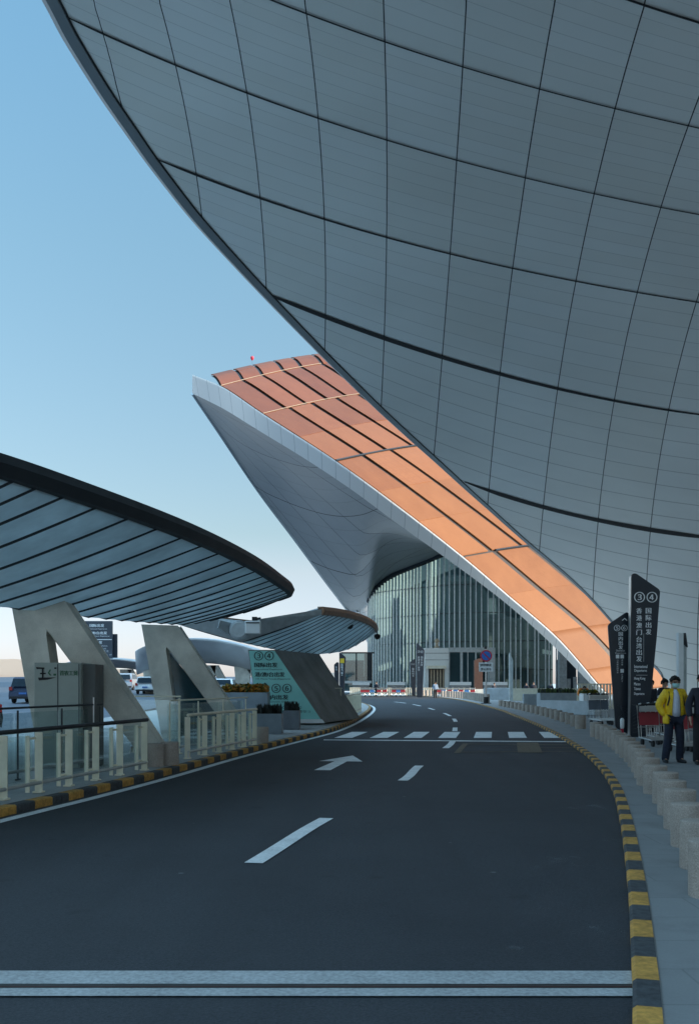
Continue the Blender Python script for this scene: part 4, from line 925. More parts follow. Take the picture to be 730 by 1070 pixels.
# pale counters along the foot of the hall
for i, (x0, x1, lab) in enumerate(((368, 386, 'white counter at the foot of the glass hall, left end'), (404, 423, 'white counter between the far person and the far sign pylons'), (470, 492, 'white counter before the dark glass lobby'), (505, 530, 'white counter right of the no stopping sign pole'))):
    t = thing('counter', lab, 'counter', (0, 0, 0), 0, 'white counters before the glass hall'); m = MB(); rect(m, x0, 712.6, x1, 716, 132, 1.2); m.build('top', M_WHITE, t); m = MB(); rect(m, x0+.5, 716.05, x1-.5, 726, 132.2, .8); m.build('base', mat('counter_grey', (.3, .31, .31), .6), t)

# long low building on the horizon, left
fb = thing('far_building', 'long low beige terminal on the horizon beyond the left lanes', 'building', (0, 0, 0)); FD = 420
m = MB(); m.prism([P(-120, 716, FD), P(170, 716, FD), P(170, 706, FD), P(120, 698.5, FD), P(60, 692, FD), P(15, 688.5, FD), P(-40, 690, FD), P(-120, 695, FD)], (0, 60, 0)); m.build('roof', mat('far_beige', (.52, .42, .34), .7, var=.05, scale=.02), fb)
m = MB(); rect(m, -120, 707.5, 170, 712, FD-2, 2); m.build('window_band', mat('far_glass', (.25, .25, .26), .3), fb)
fh = thing('far_building', 'grey low block on the horizon behind the brown rimmed canopy', 'building', (0, 0, 0))
m = MB(); m.prism([P(255, 716, 330), P(362, 716, 330), P(362, 702, 330), P(346, 703, 330), P(340, 707, 330), P(255, 707, 330)], (0, 20, 0)); m.build('wall', mat('far_grey', (.30, .31, .31), .8), fh)
m = MB(); rect(m, 258, 709.5, 358, 711.5, 329.9, .1); m.build('window_band', MATS['far_glass'], fh)

# ================================================================== PLANTERS, LOW WALLS, FENCE
def foliage(mb, x0, x1, y0, y1, z, h, n, spiky, mats=1, w=.03):
    for k in range(n):
        x = random.uniform(x0, x1); y = random.uniform(y0, y1); hh = h*random.uniform(.55, 1.1); a = random.uniform(0, 6.28); lean = random.uniform(.02, .2)*hh; ww = w*random.uniform(.7, 1.4)
        s = Vector((math.cos(a), math.sin(a), 0)); l_ = Vector((math.cos(a+1.5), math.sin(a+1.5), 0))*lean
        p = Vector((x, y, z)); q = p+Vector((0, 0, hh))+l_; mi = random.randrange(mats)
        if spiky: mb.add([p-s*ww, p+s*ww, p.lerp(q, .6)+s*ww*1.2, q, p.lerp(q, .6)-s*ww*1.2], [(0, 1, 2, 3, 4)], mi)
        else:
            for j in range(3):
                c = p.lerp(q, random.uniform(.4, 1)); d1 = Vector((random.gauss(0, 1), random.gauss(0, 1), random.gauss(0, .6))).normalized()*ww*1.6; d2 = Vector((random.gauss(0, 1), random.gauss(0, 1), random.gauss(0, 1))).normalized()*ww
                mb.add([c-d1, c+d2, c+d1, c-d2], [(0, 1, 2, 3)], random.randrange(mats))
M_PLANT = mat('dark_leaf', (.018, .022, .016), .7); M_GREENL = mat('green_leaf', (.06, .09, .02), .6, var=.4); M_FLOW = mat('orange_flower', (.42, .17, .02), .6, var=.4); M_FLOWY = mat('yellow_flower', (.35, .26, .03), .6, var=.3)
M_PLAN = mat('planter_blue_grey', (.22, .27, .31), .5, .2, var=.15, scale=2)
def planter(label, x0, x1, y0, y1, z0, h, m_box, fol, group='planters'):
    t = thing('planter', label, 'planter', ((x0+x1)/2, (y0+y1)/2, z0), 0, group); w, d = x1-x0, y1-y0; m = MB(); e = .05
    m.box((0, -d/2+e/2, h/2), (w, e, h)); m.box((0, d/2-e/2, h/2), (w, e, h)); m.box((-w/2+e/2, 0, h/2), (e, d-2*e, h)); m.box((w/2-e/2, 0, h/2), (e, d-2*e, h)); m.box((0, 0, h-.1), (w-2*e, d-2*e, .06)); m.build('box', m_box, t)
    m = MB(); n, hh, sp_, ms, lw = fol; foliage(m, -w/2+.05, w/2-.05, -d/2+.05, d/2-.05, h-.08, hh, n, sp_, len(ms), lw); m.build('foliage', ms, t); return t
a = G(266, 767, PAVE_L); b = G(294, 767, PAVE_L); planter('blue grey planter of dark spiky plants beside the second railing end', a.x, b.x, a.y, a.y+.9, PAVE_L, .60, M_PLAN, (260, .36, True, [M_PLANT], .028))
a = G(295, 762.5, PAVE_L); b = G(312.5, 762.5, PAVE_L); planter('darker planter of spiky plants directly before the turquoise sign', a.x, b.x, a.y, a.y+.9, PAVE_L, .62, mat('planter_dark', (.13, .15, .17), .5, .2), (200, .36, True, [M_PLANT], .03))
fx0 = P(232, 714, 33).x; fx1 = P(279.5, 714, 33).x; planter('long tall planter of orange flowers behind the second railing', fx0, fx1, 33, 34.1, PAVE_L, P(0, 723.5, 33).z-PAVE_L, M_PLAN, (900, .32, False, [M_FLOW, M_GREENL, M_FLOWY, M_FLOW], .05))
pt = planter('grey concrete planter wall topped by dark plants behind the bollards', P(564, 714, 62).x, P(602, 714, 62).x, 62, 63.2, PAVE_R, P(0, 724, 62).z-PAVE_R, mat('wall_grey', (.30, .33, .35), .7, var=.12), (320, .38, True, [M_PLANT, M_GREENL], .06))
planter('white planter with clipped yellow green hedge behind the shorter dark sign', P(609, 714, 54).x, P(625.5, 714, 54).x, 54, 55, PAVE_R, P(0, 724.6, 54).z-PAVE_R, M_WHITE, (700, .22, False, [M_GREENL, M_FLOWY, M_GREENL], .06))
lw = MB(); a = Vector((P(567, 714, 51).x, 51, PAVE_R+.34)); b = Vector((P(624, 714, 47.5).x, 47.5, PAVE_R+.36)); lw.beam(a, b, .4, .68); tag(bevel(lw.build('low_wall', mat('wall_pale', (.42, .45, .47), .7, var=.2, scale=1.5, fine=.15)), .03), 'low pale concrete wall between the bollards and the white planter', 'wall')
lw = MB(); a = P(505, 714, 95).x; b = P(532, 714, 95).x; lw.box(((a+b)/2, 95, .6), (b-a, .6, 1.1)); tag(bevel(lw.build('low_wall', MATS['wall_pale']), .03), 'low pale wall right of the no stopping sign pole', 'wall')
lw = MB(); a = P(546, 714, 70).x; b = P(567, 714, 70).x; lw.box(((a+b)/2, 70, .45), (b-a, .5, .8)); tag(bevel(lw.build('low_wall', MATS['wall_grey']), .03), 'short grey wall left of the concrete planter wall', 'wall')
def fence(label, x0, x1, d, z0, z1, n, w=.16):
    t = thing('barrier_fence', label, 'fence', (0, 0, 0), 0, 'cream barrier fences'); a = P(x0, 714, d); b = P(x1, 714, d)
    m = MB()
    for k in range(n): m.box((a.x+(b.x-a.x)*k/(n-1), d, (z0+z1)/2), (w, .05, z1-z0))
    m.build('slat', M_CREAM, t); m = MB(); m.box(((a.x+b.x)/2, d, z1), (b.x-a.x+.2, .1, .07)); m.box(((a.x+b.x)/2, d, z0+.15), (b.x-a.x+.2, .06, .06)); m.build('rail', M_CREAM, t)
fence('long cream slatted barrier behind the concrete planter wall', 536, 604, 88, .05, 1.12, 26, .24)
fence('cream slatted barrier at the far left end of the bend', 366, 402, 122, .05, 1.05, 20, .16)
fence('cream slatted barrier behind the luggage trolleys of the bend', 402, 500, 126, .05, 1.0, 44, .14)
fence('pale barrier behind the signs and the white planter', 604, 660, 60, .05, 1.55, 18, .1)

# ================================================================== LUGGAGE TROLLEYS
M_RED = mat('panel_red', (.30, .022, .03), .5); M_BLUE = mat('panel_blue', (.05, .16, .38), .5)
def trolley(label, panel, group='luggage trolleys', frame=None):
    t = thing('luggage_trolley', label, 'trolley', (0, 0, 0), 0, group)
    m = MB()
    for s in (-1, 1): m.tube([(s*.27, -.42, .16), (s*.27, .38, .2), (s*.28, .5, 1.0)], .022, 8); m.tube([(s*.28, .5, 1.0), (s*.24, .36, 1.04)], .02, 8)
    for k in range(5): m.tube([(-.27, -.40+k*.17, .17+k*.008), (.27, -.40+k*.17, .17+k*.008)], .013, 6)
    for z in (.45, .7): m.tube([(-.28, .42+z*.07, z), (.28, .42+z*.07, z)], .014, 6)
    for k in range(4): m.tube([(-.2+k*.133, .41, .2), (-.2+k*.133, .49, .9)], .009, 6)
    m.build('frame', frame or M_STEEL, t, smooth=True)
    m = MB(); m.tube([(-.3, .46, 1.02), (.3, .46, 1.02)], .03, 10); m.build('handle', M_BLACK, t, smooth=True)
    m = MB(); m.prism([(-.25, .40, .5), (.25, .40, .5), (.25, .44, .82), (-.25, .44, .82)], (0, .02, 0)); m.build('ad_panel', panel, t)
    m = MB(); m.prism([(-.25, .36, .84), (.25, .36, .84), (.25, .36, .98), (-.25, .36, .98)], (0, .08, 0)); m.build('basket', M_STEEL, t)
    for x, y in ((-.22, -.36), (.22, -.36), (-.2, .34), (.2, .34)):
        m = MB(); m.loft([[Vector((x+dx, y+.075*math.cos(a), .08+.075*math.sin(a))) for a in [2*math.pi*k/14 for k in range(14)]] for dx in (-.025, .025)]); m.build('wheel', M_BLACK, t)
    return t
tw = trolley('steel luggage trolley left of the shorter dark sign', mat('panel_slate', (.10, .13, .17), .4), frame=M_WHITE); q = P(627.5, 714, 37); tw.location = (q.x, 37, PAVE_R); tw.rotation_euler = (0, 0, .35); tw.scale = (1, 1, 1.12)
dup(tw, (q.x+.42, 37.5, PAVE_R), .35, 'second steel luggage trolley nested behind the one left of the shorter dark sign')
tr_ = trolley('red panelled luggage trolley between the tall dark sign and the man in yellow', M_RED); tr_.location = (P(684.5, 714, 24.6).x, 24.6, PAVE_R); tr_.rotation_euler = (0, 0, .1)
for x, d, lab in ((692.5, 25.6, 'red panelled luggage trolley half hidden behind the left arm of the man in yellow'), (715, 22.3, 'red panelled luggage trolley just right of the man in yellow'), (724, 22.8, 'red panelled luggage trolley behind the person at the right edge'), (699.5, 27, 'red panelled luggage trolley behind the legs of the man in yellow')):
    dup(tr_, (P(x, 714, d).x, d, PAVE_R), .1, lab)
tbl = trolley('blue panelled luggage trolley', M_BLUE); first_b = True; ir = ib = 0
fx = [379, 383.5, 389, 396, 402, 411.5, 416, 421, 459, 463.5, 470, 476, 482, 488, 494]
kinds = 'RRBRRRBRRBRBRBR'
for x, k in zip(fx, kinds):
    d = 116; loc = (P(x, 714, d).x, d, PAVE_R)
    if k == 'B':
        lab = 'far blue panelled luggage trolley by the bend, %s from the left' % ORD[ib]; ib += 1
        if first_b: tbl.location = loc; tbl['label'] = lab; first_b = False; tt = tbl
        else: tt = dup(tbl, loc, 0, lab)
    else: tt = dup(tr_, loc, 0, 'far red panelled luggage trolley by the bend, %s from the left' % ORD[ir]); ir += 1
    tt.scale = (1.05, 1.05, 1.0); tt['group'] = 'far luggage trolleys by the bend'

# ================================================================== VEHICLES on the far lane
def car(label, d, px, ground, body_m, w=1.85, h=1.5, L=4.6, van=False, rz=0.0):
    t = thing('parked_car', label, 'car', (P(px, 714, d).x, d, ground), rz, 'cars on the far lane')
    prof = [(0, .30), (.02, .62), (.05, .95), (.12 if van else .25, h*.98), (.55, h), (2.6 if van else 2.2, h), (3.3, h*.66), (4.4, h*.56), (L, .5), (L, .25)]
    hw_ = w/2; rings = []
    for y, z in [(0.0, .34), (.04, .34), (.5, .3), (1.2, .3), (2.4, .3), (3.4, .3), (4.3, .3), (L, .36)]:
        top = np.interp(y, [p[0] for p in prof], [p[1] for p in prof]); belt = min(top, h*.63)
        tuck = .82 if top > h*.7 else .97
        rings.append([Vector((-hw_*.96, y, z)), Vector((-hw_, y, .55)), Vector((-hw_*.97, y, belt)), Vector((-hw_*tuck, y, top-.06)), Vector((-hw_*tuck*.85, y, top)), Vector((hw_*tuck*.85, y, top)), Vector((hw_*tuck, y, top-.06)), Vector((hw_*.97, y, belt)), Vector((hw_, y, .55)), Vector((hw_*.96, y, z))])
    m = MB(); m.loft(rings); bevel(m.build('body', body_m, t, smooth=40), .03)
    g_ = mat('car_glass', (.02, .035, .05), .08, .2)
    m = MB(); m.prism([Vector((-hw_*.78, -.03, h*.64)), Vector((hw_*.78, -.03, h*.64)), Vector((hw_*.70, .08, h*.93)), Vector((-hw_*.70, .08, h*.93))], (0, .06, 0)); m.build('rear_window', g_, t)
    for s in (-1, 1):
        m = MB(); m.prism([Vector((s*(hw_*.95), .5, h*.66)), Vector((s*hw_*.95, 3.0, h*.66)), Vector((s*hw_*.83, 2.3, h*.93)), Vector((s*hw_*.83, .6, h*.93))], (s*.03, 0, 0)); m.build('side_window', g_, t)
        m = MB(); m.box((s*hw_*.84, -.015, h*.56), (.22, .06, .24)); m.build('tail_light', mat('tail_red', (.35, .02, .02), .25), t)
        for y in (.85, 3.6):
            m = MB(); m.loft([[Vector((s*(hw_-.1)+dx, y+r*math.cos(a), .33+r*math.sin(a))) for a in [2*math.pi*k/16 for k in range(16)]] for r, dx in ((.30, -.1), (.33, -.07), (.33, .08), (.2, .1))]); m.build('wheel', M_BLACK, t)
    m = MB(); m.box((0, -.02, .66), (.5, .03, .13)); m.build('number_plate', mat('plate_blue', (.05, .15, .4), .5), t); m = MB(); m.box((0, -.04, .38), (w*.9, .1, .16)); m.build('bumper', M_BLACK, t)
    return t
M_SIL = mat('car_silver', (.45, .48, .52), .3, .6, coat=.5); M_CW = mat('car_white', (.70, .74, .76), .3, .0, coat=.6); M_CB = mat('car_navy', (.02, .03, .07), .3, .2, coat=.5)
car('silver minivan driving away, seen between the pylons under the blue board', 112, 129.5, .83, M_SIL, 1.9, 1.9, van=True)
car('white car with blue number plate, seen from behind beside the far pylon', 92, 151.5, .58, M_CW, 1.85, 1.65)
car('dark navy van half hidden behind the left edge of the first pylon', 66, 24, .27, M_CB, 1.9, 1.75, van=True)
car('black car cut by the left picture edge behind the foreground railing', 30, -30, .0, mat('car_black', (.012, .013, .015), .25, .2, coat=.5), 1.85, 1.5, rz=.5)
car('white car behind the pylon base between the second pylon and the flowers', 88, 233, .52, M_CW, 1.85, 1.5)

# ================================================================== PEOPLE
def skin_mesh(name, pts, edges, rad, m, parent, sub=2, root=0):
    me = bpy.data.meshes.new(name); me.from_pydata([tuple(p) for p in pts], edges, []); o = bpy.data.objects.new(name, me); C.objects.link(o)
    s = o.modifiers.new('skin', 'SKIN'); s.use_smooth_shade = True
    for i, r in enumerate(rad): me.skin_vertices[0].data[i].radius = r if isinstance(r, tuple) else (r, r)
    me.skin_vertices[0].data[root].use_root = True
    if sub: ss = o.modifiers.new('sub', 'SUBSURF'); ss.levels = sub; ss.render_levels = sub
    dg = bpy.context.evaluated_depsgraph_get(); dg.update()
    nm = bpy.data.meshes.new_from_object(o.evaluated_get(dg)); bpy.data.objects.remove(o); bpy.data.meshes.remove(me)
    nm.name = name; nm.materials.clear(); nm.materials.append(m); nm.polygons.foreach_set('use_smooth', [True]*len(nm.polygons)); nm.update()
    o = bpy.data.objects.new(name, nm); C.objects.link(o); o.parent = parent; return o
M_SKIN = mat('skin', (.45, .27, .19), .55, var=.08); M_HAIR = mat('black_hair', (.010, .009, .008), .85, var=.3, scale=30, fine=.4, fscale=90)
M_SHOE = mat('black_shoe', (.015, .015, .017), .45)
def person(label, loc, rz, H, top_m, leg_m, pose=None, top='coat', bulk=1.0, hair_long=False, group=None, extras=None):
    t = thing('person', label, 'person', loc, rz, group); k = H/1.75
    J = dict(pel=(0, 0, .95), sp=(0, .01, 1.13), ch=(0, .0, 1.32), nk=(0, .005, 1.46), hb=(0, -.005, 1.53), hm=(0, -.02, 1.62), ht=(0, -.01, 1.70),
             shL=(-.17, 0, 1.40), elL=(-.25, .03, 1.13), wrL=(-.215, -.07, .92), haL=(-.20, -.10, .84), shR=(.17, 0, 1.40), elR=(.25, .03, 1.13), wrR=(.215, -.07, .92), haR=(.20, -.10, .84),
             hiL=(-.085, 0, .90), knL=(-.10, -.02, .50), anL=(-.105, .02, .09), toL=(-.12, -.13, .04), hiR=(.085, 0, .90), knR=(.10, -.02, .50), anR=(.105, .02, .09), toR=(.12, -.13, .04))
    J.update(pose or {}); J = {n: Vector(v)*k for n, v in J.items()}; names = list(J); ix = {n: i for i, n in enumerate(names)}
    E = [('pel', 'sp'), ('sp', 'ch'), ('ch', 'nk'), ('nk', 'hb'), ('hb', 'hm'), ('hm', 'ht'), ('pel', 'hiL'), ('hiL', 'knL'), ('knL', 'anL'), ('anL', 'toL'), ('pel', 'hiR'), ('hiR', 'knR'), ('knR', 'anR'), ('anR', 'toR'),
         ('ch', 'shL'), ('shL', 'elL'), ('elL', 'wrL'), ('wrL', 'haL'), ('ch', 'shR'), ('shR', 'elR'), ('elR', 'wrR'), ('wrR', 'haR')]
    R = dict(pel=(.13, .10), sp=(.12, .09), ch=(.14, .10), nk=.055, hb=.065, hm=(.078, .09), ht=.06, shL=.06, elL=.042, wrL=.03, haL=(.035, .022), shR=.06, elR=.042, wrR=.03, haR=(.035, .022), hiL=.085, knL=.056, anL=.036, toL=.018, hiR=.085, knR=.056, anR=.036, toR=.018)
    pts = [J[n] for n in names]; rad = [tuple(q*k for q in R[n]) if isinstance(R[n], tuple) else R[n]*k for n in names]; ed = [(ix[a], ix[b]) for a, b in E]
    for S in 'LR':                                 # four fingers and a thumb on each hand
        ha, wr = J['ha'+S], J['wr'+S]; d = (ha-wr).normalized(); side = d.cross(Vector((1, 0, 0))).normalized()
        for f in range(4):
            a = ha+side*(f-1.5)*.019*k; b = a+d*(.045, .055, .05, .038)[f]*k; c = b+(d*.03+Vector((-.012 if S == 'R' else .012, 0, 0)))*k
            n = len(pts); pts += [a, b, c]; rad += [.009*k, .008*k, .006*k]; ed += [(ix['ha'+S], n), (n, n+1), (n+1, n+2)]
        n = len(pts); a = wr.lerp(ha, .5)+side*-.025*k; pts += [a, a+(d*.03-side*.025)*k]; rad += [.011*k, .008*k]; ed += [(ix['ha'+S], n), (n, n+1)]
    skin_mesh('body', pts, ed, rad, M_SKIN, t, 1, ix['pel'])
    def garment(name, chain, rr, m, sub=2):
        nn = [c for c in rr]; id_ = {c: i for i, c in enumerate(nn)}
        skin_mesh(name, [J[c] for c in nn], [(id_[a], id_[b]) for a, b in chain], [tuple(q*k for q in rr[c]) if isinstance(rr[c], tuple) else rr[c]*k for c in nn], m, t, sub)
    for S_ in 'LR': J['cu'+S_] = J['an'+S_]-Vector((0, 0, .055*k))
    garment('trousers', [('pel', 'hiL'), ('hiL', 'knL'), ('knL', 'anL'), ('anL', 'cuL'), ('pel', 'hiR'), ('hiR', 'knR'), ('knR', 'anR'), ('anR', 'cuR')], dict(pel=(.155*bulk, .115), hiL=.105, knL=.088, anL=.08, cuL=.078, hiR=.112, knR=.088, anR=.08, cuR=.078), leg_m)
    B = bulk
    J['hem'] = J['pel']+Vector((0, 0, -.04))*k if top == 'coat' else J['pel'].lerp(J['hiL'].lerp(J['hiR'], .5), .8)
    J['nkj'] = Vector((0, .015, 1.405))*k if not pose or 'nk' not in pose else J['nk'].lerp(J['ch'], .5)
    J['hem2'] = J['hem']-Vector((0, 0, .05))*k
    garment('jacket', [('hem2', 'hem'), ('hem', 'sp'), ('sp', 'ch'), ('ch', 'nkj'), ('ch', 'shL'), ('shL', 'elL'), ('elL', 'wrL'), ('ch', 'shR'), ('shR', 'elR'), ('elR', 'wrR')],
            dict(hem2=(.17*B, .13*B), hem=(.175*B, .135*B), sp=(.17*B, .13*B), ch=(.17*B, .125*B), nkj=.085, shL=.088*B, elL=.075*B, wrL=.055*B, shR=.088*B, elR=.075*B, wrR=.055*B), top_m)
    hm = J['hm']
    m = MB(); rings = []                            # hair: an uneven cap over the skull
    for i in range(8):
        ph = i/7*(1.9 if hair_long else 1.62); ring = []
        for q in range(18):
            a = 2*math.pi*q/18; fr = max(0, -math.sin(a)); ph2 = ph*(1-.40*fr); r = (.103+.024*random.random())*k
            ring.append(hm+Vector((r*.93*math.sin(ph2)*math.cos(a), r*1.12*math.sin(ph2)*math.sin(a)+.012*k, r*1.16*math.cos(ph2)+.005*k)))
        rings.append(ring)
    m.loft(rings); m.build('hair', M_HAIR, t, smooth='all')
    m = MB()                                        # face: nose, ears, eyes, mouth
    m.lathe((0, 0, 0), [(.001, .0), (.014*k, .008*k), (.01*k, .04*k), (.001, .05*k)], 8)
    for v in m.v: v += hm+Vector((0, -.105*k, -.03*k))
    for s in (-1, 1): m.tube([hm+Vector((s*.082, -.005, -.03))*k, hm+Vector((s*.092, .005, .02))*k], .016*k, 8)
    m.build('face', M_SKIN, t, smooth=True)
    m = MB()
    for s in (-1, 1): m.tube([hm+Vector((s*.045, -.092, .005))*k, hm+Vector((s*.02, -.102, .005))*k], .008*k, 6)
    m.build('eye', M_BLACK, t)
    for S in 'LR':
        a, b = J['an'+S], J['to'+S]; m = MB(); z = b.z-.04*k
        m.loft([[Vector((p.x+w*.5*math.cos(q), p.y, z+.001+max(0, hh*(.5+.5*math.sin(q))))) for q in [2*math.pi*i/12 for i in range(12)]] for p, w, hh in ((a+Vector((0, .07*k, 0)), .06*k, .07*k), (a+Vector((0, .05*k, 0)), .085*k, .10*k), (a, .09*k, .11*k), (a.lerp(b, .6), .10*k, .08*k), (b, .095*k, .06*k), (b+Vector((0, -.045*k, 0)), .05*k, .03*k))]); m.build('shoe', M_SHOE, t, smooth=40)
    if extras: extras(t, J, k)
    return t
M_YJ = mat('yellow_jacket', (.90, .50, .010), .6, var=.22, scale=7, fine=.25, fscale=25); M_NT = mat('navy_trousers', (.012, .017, .035), .8, var=.35, scale=9)
def man_extras(t, J, k):
    ch, hm = J['ch'], J['hm']; m = MB()
    rows_ = [(1.475, .035, -.075), (1.42, .055, -.118), (1.33, .072, -.152), (1.2, .082, -.158), (1.05, .088, -.158), (.93, .092, -.150)]
    m.loft([[Vector((x*w*1.25, y-.02*(1-x*x)+.055*x*x, z))*k for x in (-1, -.6, -.2, .2, .6, 1)] for z, w, y in rows_], closed=False); o = m.build('shirt', mat('pale_shirt', (.60, .63, .72), .7, var=.12, scale=9), t, smooth='all')
    sd = o.modifiers.new('s', 'SOLIDIFY'); sd.thickness = .008
    m = MB()
    for s in (-1, 1): m.loft([[Vector((s*(w*1.15+e), y+.015+e*.2, z))*k for e in (-.012, .0, .03, .045)] for z, w, y in rows_[1:]], closed=False)
    o = m.build('jacket_edge', M_YJ, t, smooth='all'); sd = o.modifiers.new('s', 'SOLIDIFY'); sd.thickness = .03; sd.offset = 0
    m = MB(); m.loft([[hm+Vector((w*math.sin(a), -.02-d*math.cos(a), z))*k for a in [(-1.25+2.5*i/8) for i in range(9)]] for z, w, d in ((-.015, .078, .092), (-.05, .08, .108), (-.085, .072, .10), (-.105, .05, .075))], closed=False)
    o = m.build('face_mask', mat('mask_teal', (.36, .62, .60), .8, var=.05), t, smooth='all'); sd = o.modifiers.new('s', 'SOLIDIFY'); sd.thickness = .004
    m = MB()
    for s in (-1, 1): m.box(hm+Vector((s*.038, -.108, .008))*k, (.058*k, .008, .038*k)); m.beam(hm+Vector((s*.07, -.10, .012))*k, hm+Vector((s*.088, .0, .012))*k, .006, .008)
    m.box(hm+Vector((0, -.11, .012))*k, (.03*k, .006, .008)); m.build('glasses', mat('brown_glasses', (.09, .05, .035), .3), t)
    m = MB()
    for s in (-1, 1): m = MB(); m.tube([Vector((s*.12, .06, 1.47))*k, Vector((s*.135, -.075, 1.42))*k, Vector((s*.14, -.135, 1.3))*k, Vector((s*.17, -.10, 1.15))*k], .016, 8); m.build('bag_strap', mat('strap_dark', (.03, .022, .02), .7), t)
    m = MB(); m.loft([[Vector((-.165+.055*math.cos(a)*w, -.01+.12*math.sin(a)*w, z))*k for a in [2*math.pi*i/14 for i in range(14)]] for z, w in ((.98, .9), (.90, 1.0), (.82, 1.0), (.785, .9))]); m.build('jacket_tail', M_YJ, t, smooth='all')
    m = MB(); m.loft([[Vector((.10*math.cos(a)*w, .02+.085*math.sin(a)*w, z))*k for a in [2*math.pi*i/16 for i in range(16)]] for z, w in ((1.38, 1.0), (1.43, 1.0), (1.465, .88), (1.47, .75))], cap=False); m.build('collar', M_YJ, t, smooth='all')
g_ = G(703.5, 797.0, PAVE_R)
person('man in open yellow jacket, pale shirt and teal face mask, hands in pockets', (g_.x, g_.y, PAVE_R), .06, 1.70, M_YJ, M_NT,
       dict(elL=(-.30, .06, 1.14), wrL=(-.19, -.04, .94), haL=(-.15, -.06, .88), elR=(.29, .06, 1.14), wrR=(.185, -.04, .95), haR=(.15, -.06, .89), knL=(-.13, -.03, .5), anL=(-.17, .02, .09), toL=(-.20, -.12, .04), knR=(.12, -.03, .5), anR=(.13, .03, .09), toR=(.17, -.12, .04), hm=(.01, -.03, 1.61), ht=(.01, -.02, 1.69)), bulk=1.2, extras=man_extras)
M_DC = mat('dark_coat', (.013, .016, .030), .7, var=.3, scale=8); M_DT = mat('dark_trousers', (.010, .011, .015), .8, var=.3, scale=9)
g_ = G(733.5, 799, PAVE_R); person('person in dark navy coat cut by the right picture edge', (g_.x, g_.y, PAVE_R), -.15, 1.74, M_DC, M_DT, dict(elL=(-.27, .0, 1.13), wrL=(-.25, -.10, .90), haL=(-.245, -.12, .83)))
def bun(t, J, k):
    m = MB(); c = J['ht']+Vector((0, .03, .03))*k; m.lathe((0, 0, 0), [(.001, -.05), (.04, -.04), (.052, 0), (.04, .04), (.001, .05)], 12)
    for v in m.v: v += c
    m.build('hair_bun', M_HAIR, t, smooth='all'); m = MB(); m.lathe((0, 0, 0), [(.03, -.03), (.055, 0), (.05, .05), (.001, .07)], 10)
    for v in m.v: v += J['elL']+Vector((-.03, -.07, .02))*k
    m.build('white_cuff', M_WHITE, t, smooth='all')
g_ = P(693.5, 714, 29.5); person('person in black coat with hair bun standing behind the trolleys', (g_.x, 29.5, PAVE_R), .5, 1.68, M_DC, M_DT, dict(wrL=(-.10, -.22, 1.18), haL=(-.04, -.26, 1.2), elL=(-.28, -.02, 1.16)), extras=bun, bulk=1.1, hair_long=True)
g_ = P(679.5, 714, 31.5); person('person in dark coat half hidden by the right side of the tall dark sign', (g_.x, 31.5, PAVE_R), .3, 1.66, M_DC, M_DT)
for x, d, h, lab in ((393, 118, 1.75, 'far person in black at the left of the bend'), (549.5, 100, 1.62, 'far dark dressed person left of a pair before the glass hall'), (557, 98, 1.70, 'far dark dressed person right of a pair before the glass hall'), (516, 104, 1.6, 'far person right of the no stopping sign pole'), (575, 96, 1.62, 'far person near the right end of the glass hall')):
    person(lab, (P(x, 714, d).x, d, PAVE_R), random.uniform(-.6, .6), h, M_DC, M_DT, bulk=1.1, group='people far off before the glass hall')
g_ = P(454.5, 714, 104); person('far person in pale blue coat standing before the white pavilion', (g_.x, 104, PAVE_R), .2, 1.72, mat('pale_blue_coat', (.20, .27, .36), .7), M_DT, bulk=1.3, hair_long=True, group='people far off before the glass hall')
M_HV = mat('hi_vis_orange', (.75, .20, .01), .6, var=.25, scale=7)
def vest(t, J, k):
    m = MB()
    for s in (-.11, .11):
        a = J['ch']+Vector((s, -.16, .10))*k; b = J['sp']+Vector((s, -.17, -.05))*k; m.beam(a, b, .05, .02)
    m.build('reflective_band', mat('dark_band', (.10, .05, .02), .5), t)
g_ = P(608, 714, 57); person('worker in orange jacket bending behind the yellow green hedge', (g_.x, 57, PAVE_R), 0, 1.7, M_HV, M_DT, dict(sp=(0, -.10, 1.10), ch=(0, -.26, 1.18), nk=(0, -.38, 1.25), hb=(0, -.44, 1.28), hm=(0, -.52, 1.30), ht=(0, -.58, 1.28), shL=(-.2, -.30, 1.2), shR=(.2, -.30, 1.2), elL=(-.33, -.38, 1.02), elR=(.33, -.38, 1.02), wrL=(-.25, -.5, .85), wrR=(.25, -.5, .85), haL=(-.2, -.55, .8), haR=(.2, -.55, .8)), bulk=1.45, extras=vest)
g_ = P(219.5, 714, 86); person('far person in dark clothes beside the white car behind the flowers', (g_.x, 86, .5), .4, 1.7, M_DC, M_DT, group='people far off on the left lanes')
mp_ = thing('marker_post', 'tiny white marker post with red foot before the gap of the dark signs', 'post', (P(649.5, 714, 26.6).x, 26.6, PAVE_R)); m = MB(); m.lathe((0, 0, .34), [(.04, 0), (.055, .05), (.055, .24), (.03, .28), (.001, .285)], 14); m.build('head', M_WHITE, mp_, smooth=40)
m = MB(); m.lathe((0, 0, 0), [(.09, 0), (.09, .03), (.045, .05), (.04, .345)], 14); m.build('foot', MATS['sign_red'], mp_, smooth=40)
# tiny red balloon in the sky
bn = thing('balloon', 'tiny red balloon floating in the sky above the orange roof', 'balloon', P(263.5, 374.5, 130)); m = MB(); m.lathe((0, 0, 0), [(.001, -.3), (.1, -.22), (.22, -.02), (.24, .12), (.16, .27), (.001, .33)], 14); m.build('envelope', MATS['sign_red'], bn, smooth='all')
m = MB(); m.tube([(0, 0, -.3), (.03, 0, -.7), (-.02, 0, -1.1)], .01, 5); m.build('string', M_DARK, bn)

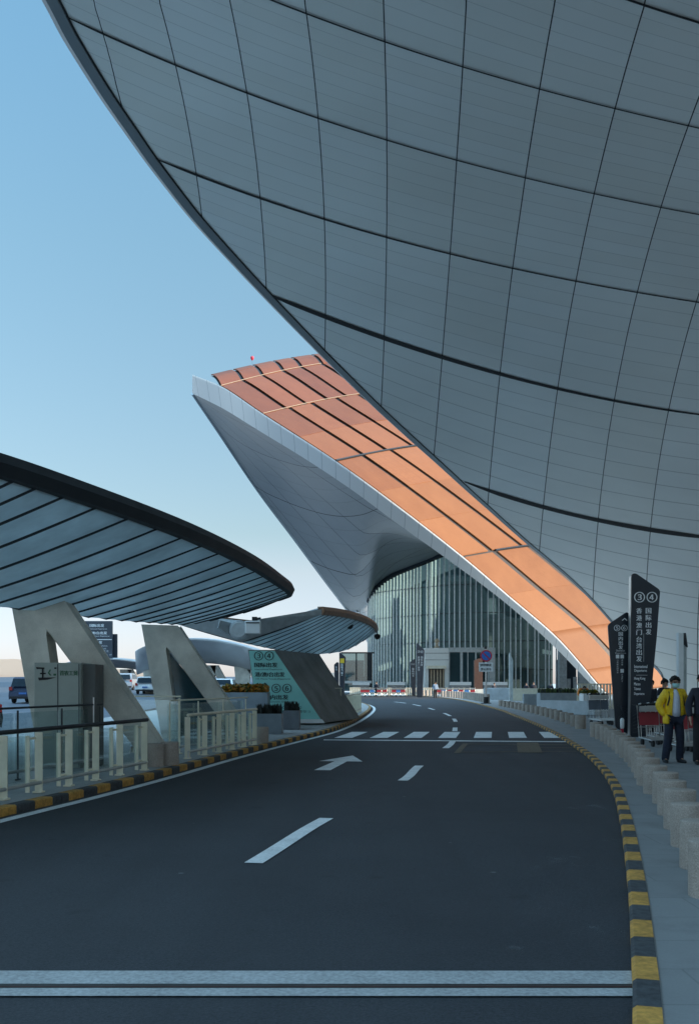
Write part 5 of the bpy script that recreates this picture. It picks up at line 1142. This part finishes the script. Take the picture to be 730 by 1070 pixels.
# ================================================================== LIGHT, SKY, CAMERA
SUN_EL, SUN_AZ = math.radians(15), math.radians(104)     # azimuth clockwise from the view direction: low, from behind the camera's right
S = Vector((math.sin(SUN_AZ)*math.cos(SUN_EL), math.cos(SUN_AZ)*math.cos(SUN_EL), math.sin(SUN_EL)))
sl_ = bpy.data.lights.new('sun', 'SUN'); sl_.energy = 3.0; sl_.angle = math.radians(.5); sl_.color = (1, .86, .70)
so_ = bpy.data.objects.new('sun', sl_); C.objects.link(so_); so_.rotation_euler = (-S).to_track_quat('-Z', 'Y').to_euler()
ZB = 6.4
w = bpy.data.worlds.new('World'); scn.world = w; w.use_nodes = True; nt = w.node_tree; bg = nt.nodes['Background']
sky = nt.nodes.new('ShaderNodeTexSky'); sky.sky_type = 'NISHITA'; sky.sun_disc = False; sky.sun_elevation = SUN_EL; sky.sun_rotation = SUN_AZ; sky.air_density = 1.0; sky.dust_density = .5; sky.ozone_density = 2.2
gm = nt.nodes.new('ShaderNodeGamma'); gm.inputs[1].default_value = .75; nt.links.new(sky.outputs[0], gm.inputs[0])
# haze: paler and warmer towards the horizon, deeper blue above, unseen zenith boosted as added fill light
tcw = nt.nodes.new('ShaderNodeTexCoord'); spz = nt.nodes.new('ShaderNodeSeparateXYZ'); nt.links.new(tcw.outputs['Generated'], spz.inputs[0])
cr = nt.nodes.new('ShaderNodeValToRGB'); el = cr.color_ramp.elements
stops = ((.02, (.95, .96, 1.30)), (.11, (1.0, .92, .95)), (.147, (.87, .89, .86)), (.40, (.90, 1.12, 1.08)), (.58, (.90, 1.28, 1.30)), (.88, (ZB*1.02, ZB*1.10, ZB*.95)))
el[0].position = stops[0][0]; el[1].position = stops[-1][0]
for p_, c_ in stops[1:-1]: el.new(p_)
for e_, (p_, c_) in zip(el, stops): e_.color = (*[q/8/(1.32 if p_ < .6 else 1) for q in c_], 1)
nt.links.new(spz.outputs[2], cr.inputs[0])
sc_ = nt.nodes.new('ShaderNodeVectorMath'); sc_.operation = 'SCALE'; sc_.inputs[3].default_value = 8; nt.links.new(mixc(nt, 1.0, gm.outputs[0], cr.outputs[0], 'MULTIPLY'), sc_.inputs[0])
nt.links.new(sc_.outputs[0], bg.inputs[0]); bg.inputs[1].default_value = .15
cam = bpy.data.cameras.new('camera'); co = bpy.data.objects.new('camera', cam); C.objects.link(co); co.location = (0, 0, EYE); co.rotation_euler = (math.pi/2, 0, 0)
cam.sensor_fit = 'VERTICAL'; cam.sensor_height = 36; cam.sensor_width = 24; cam.lens = 36*F/1070; cam.shift_y = (HY-535)/1070; cam.clip_end = 5000; cam.clip_start = .05
scn.camera = co
scn.view_settings.view_transform = 'Standard'; scn.view_settings.look = 'None'; scn.view_settings.exposure = 1.4; scn.view_settings.gamma = 1
scn.render.engine = 'CYCLES'; scn.cycles.use_denoising = True; scn.cycles.max_bounces = 8; scn.cycles.transparent_max_bounces = 16
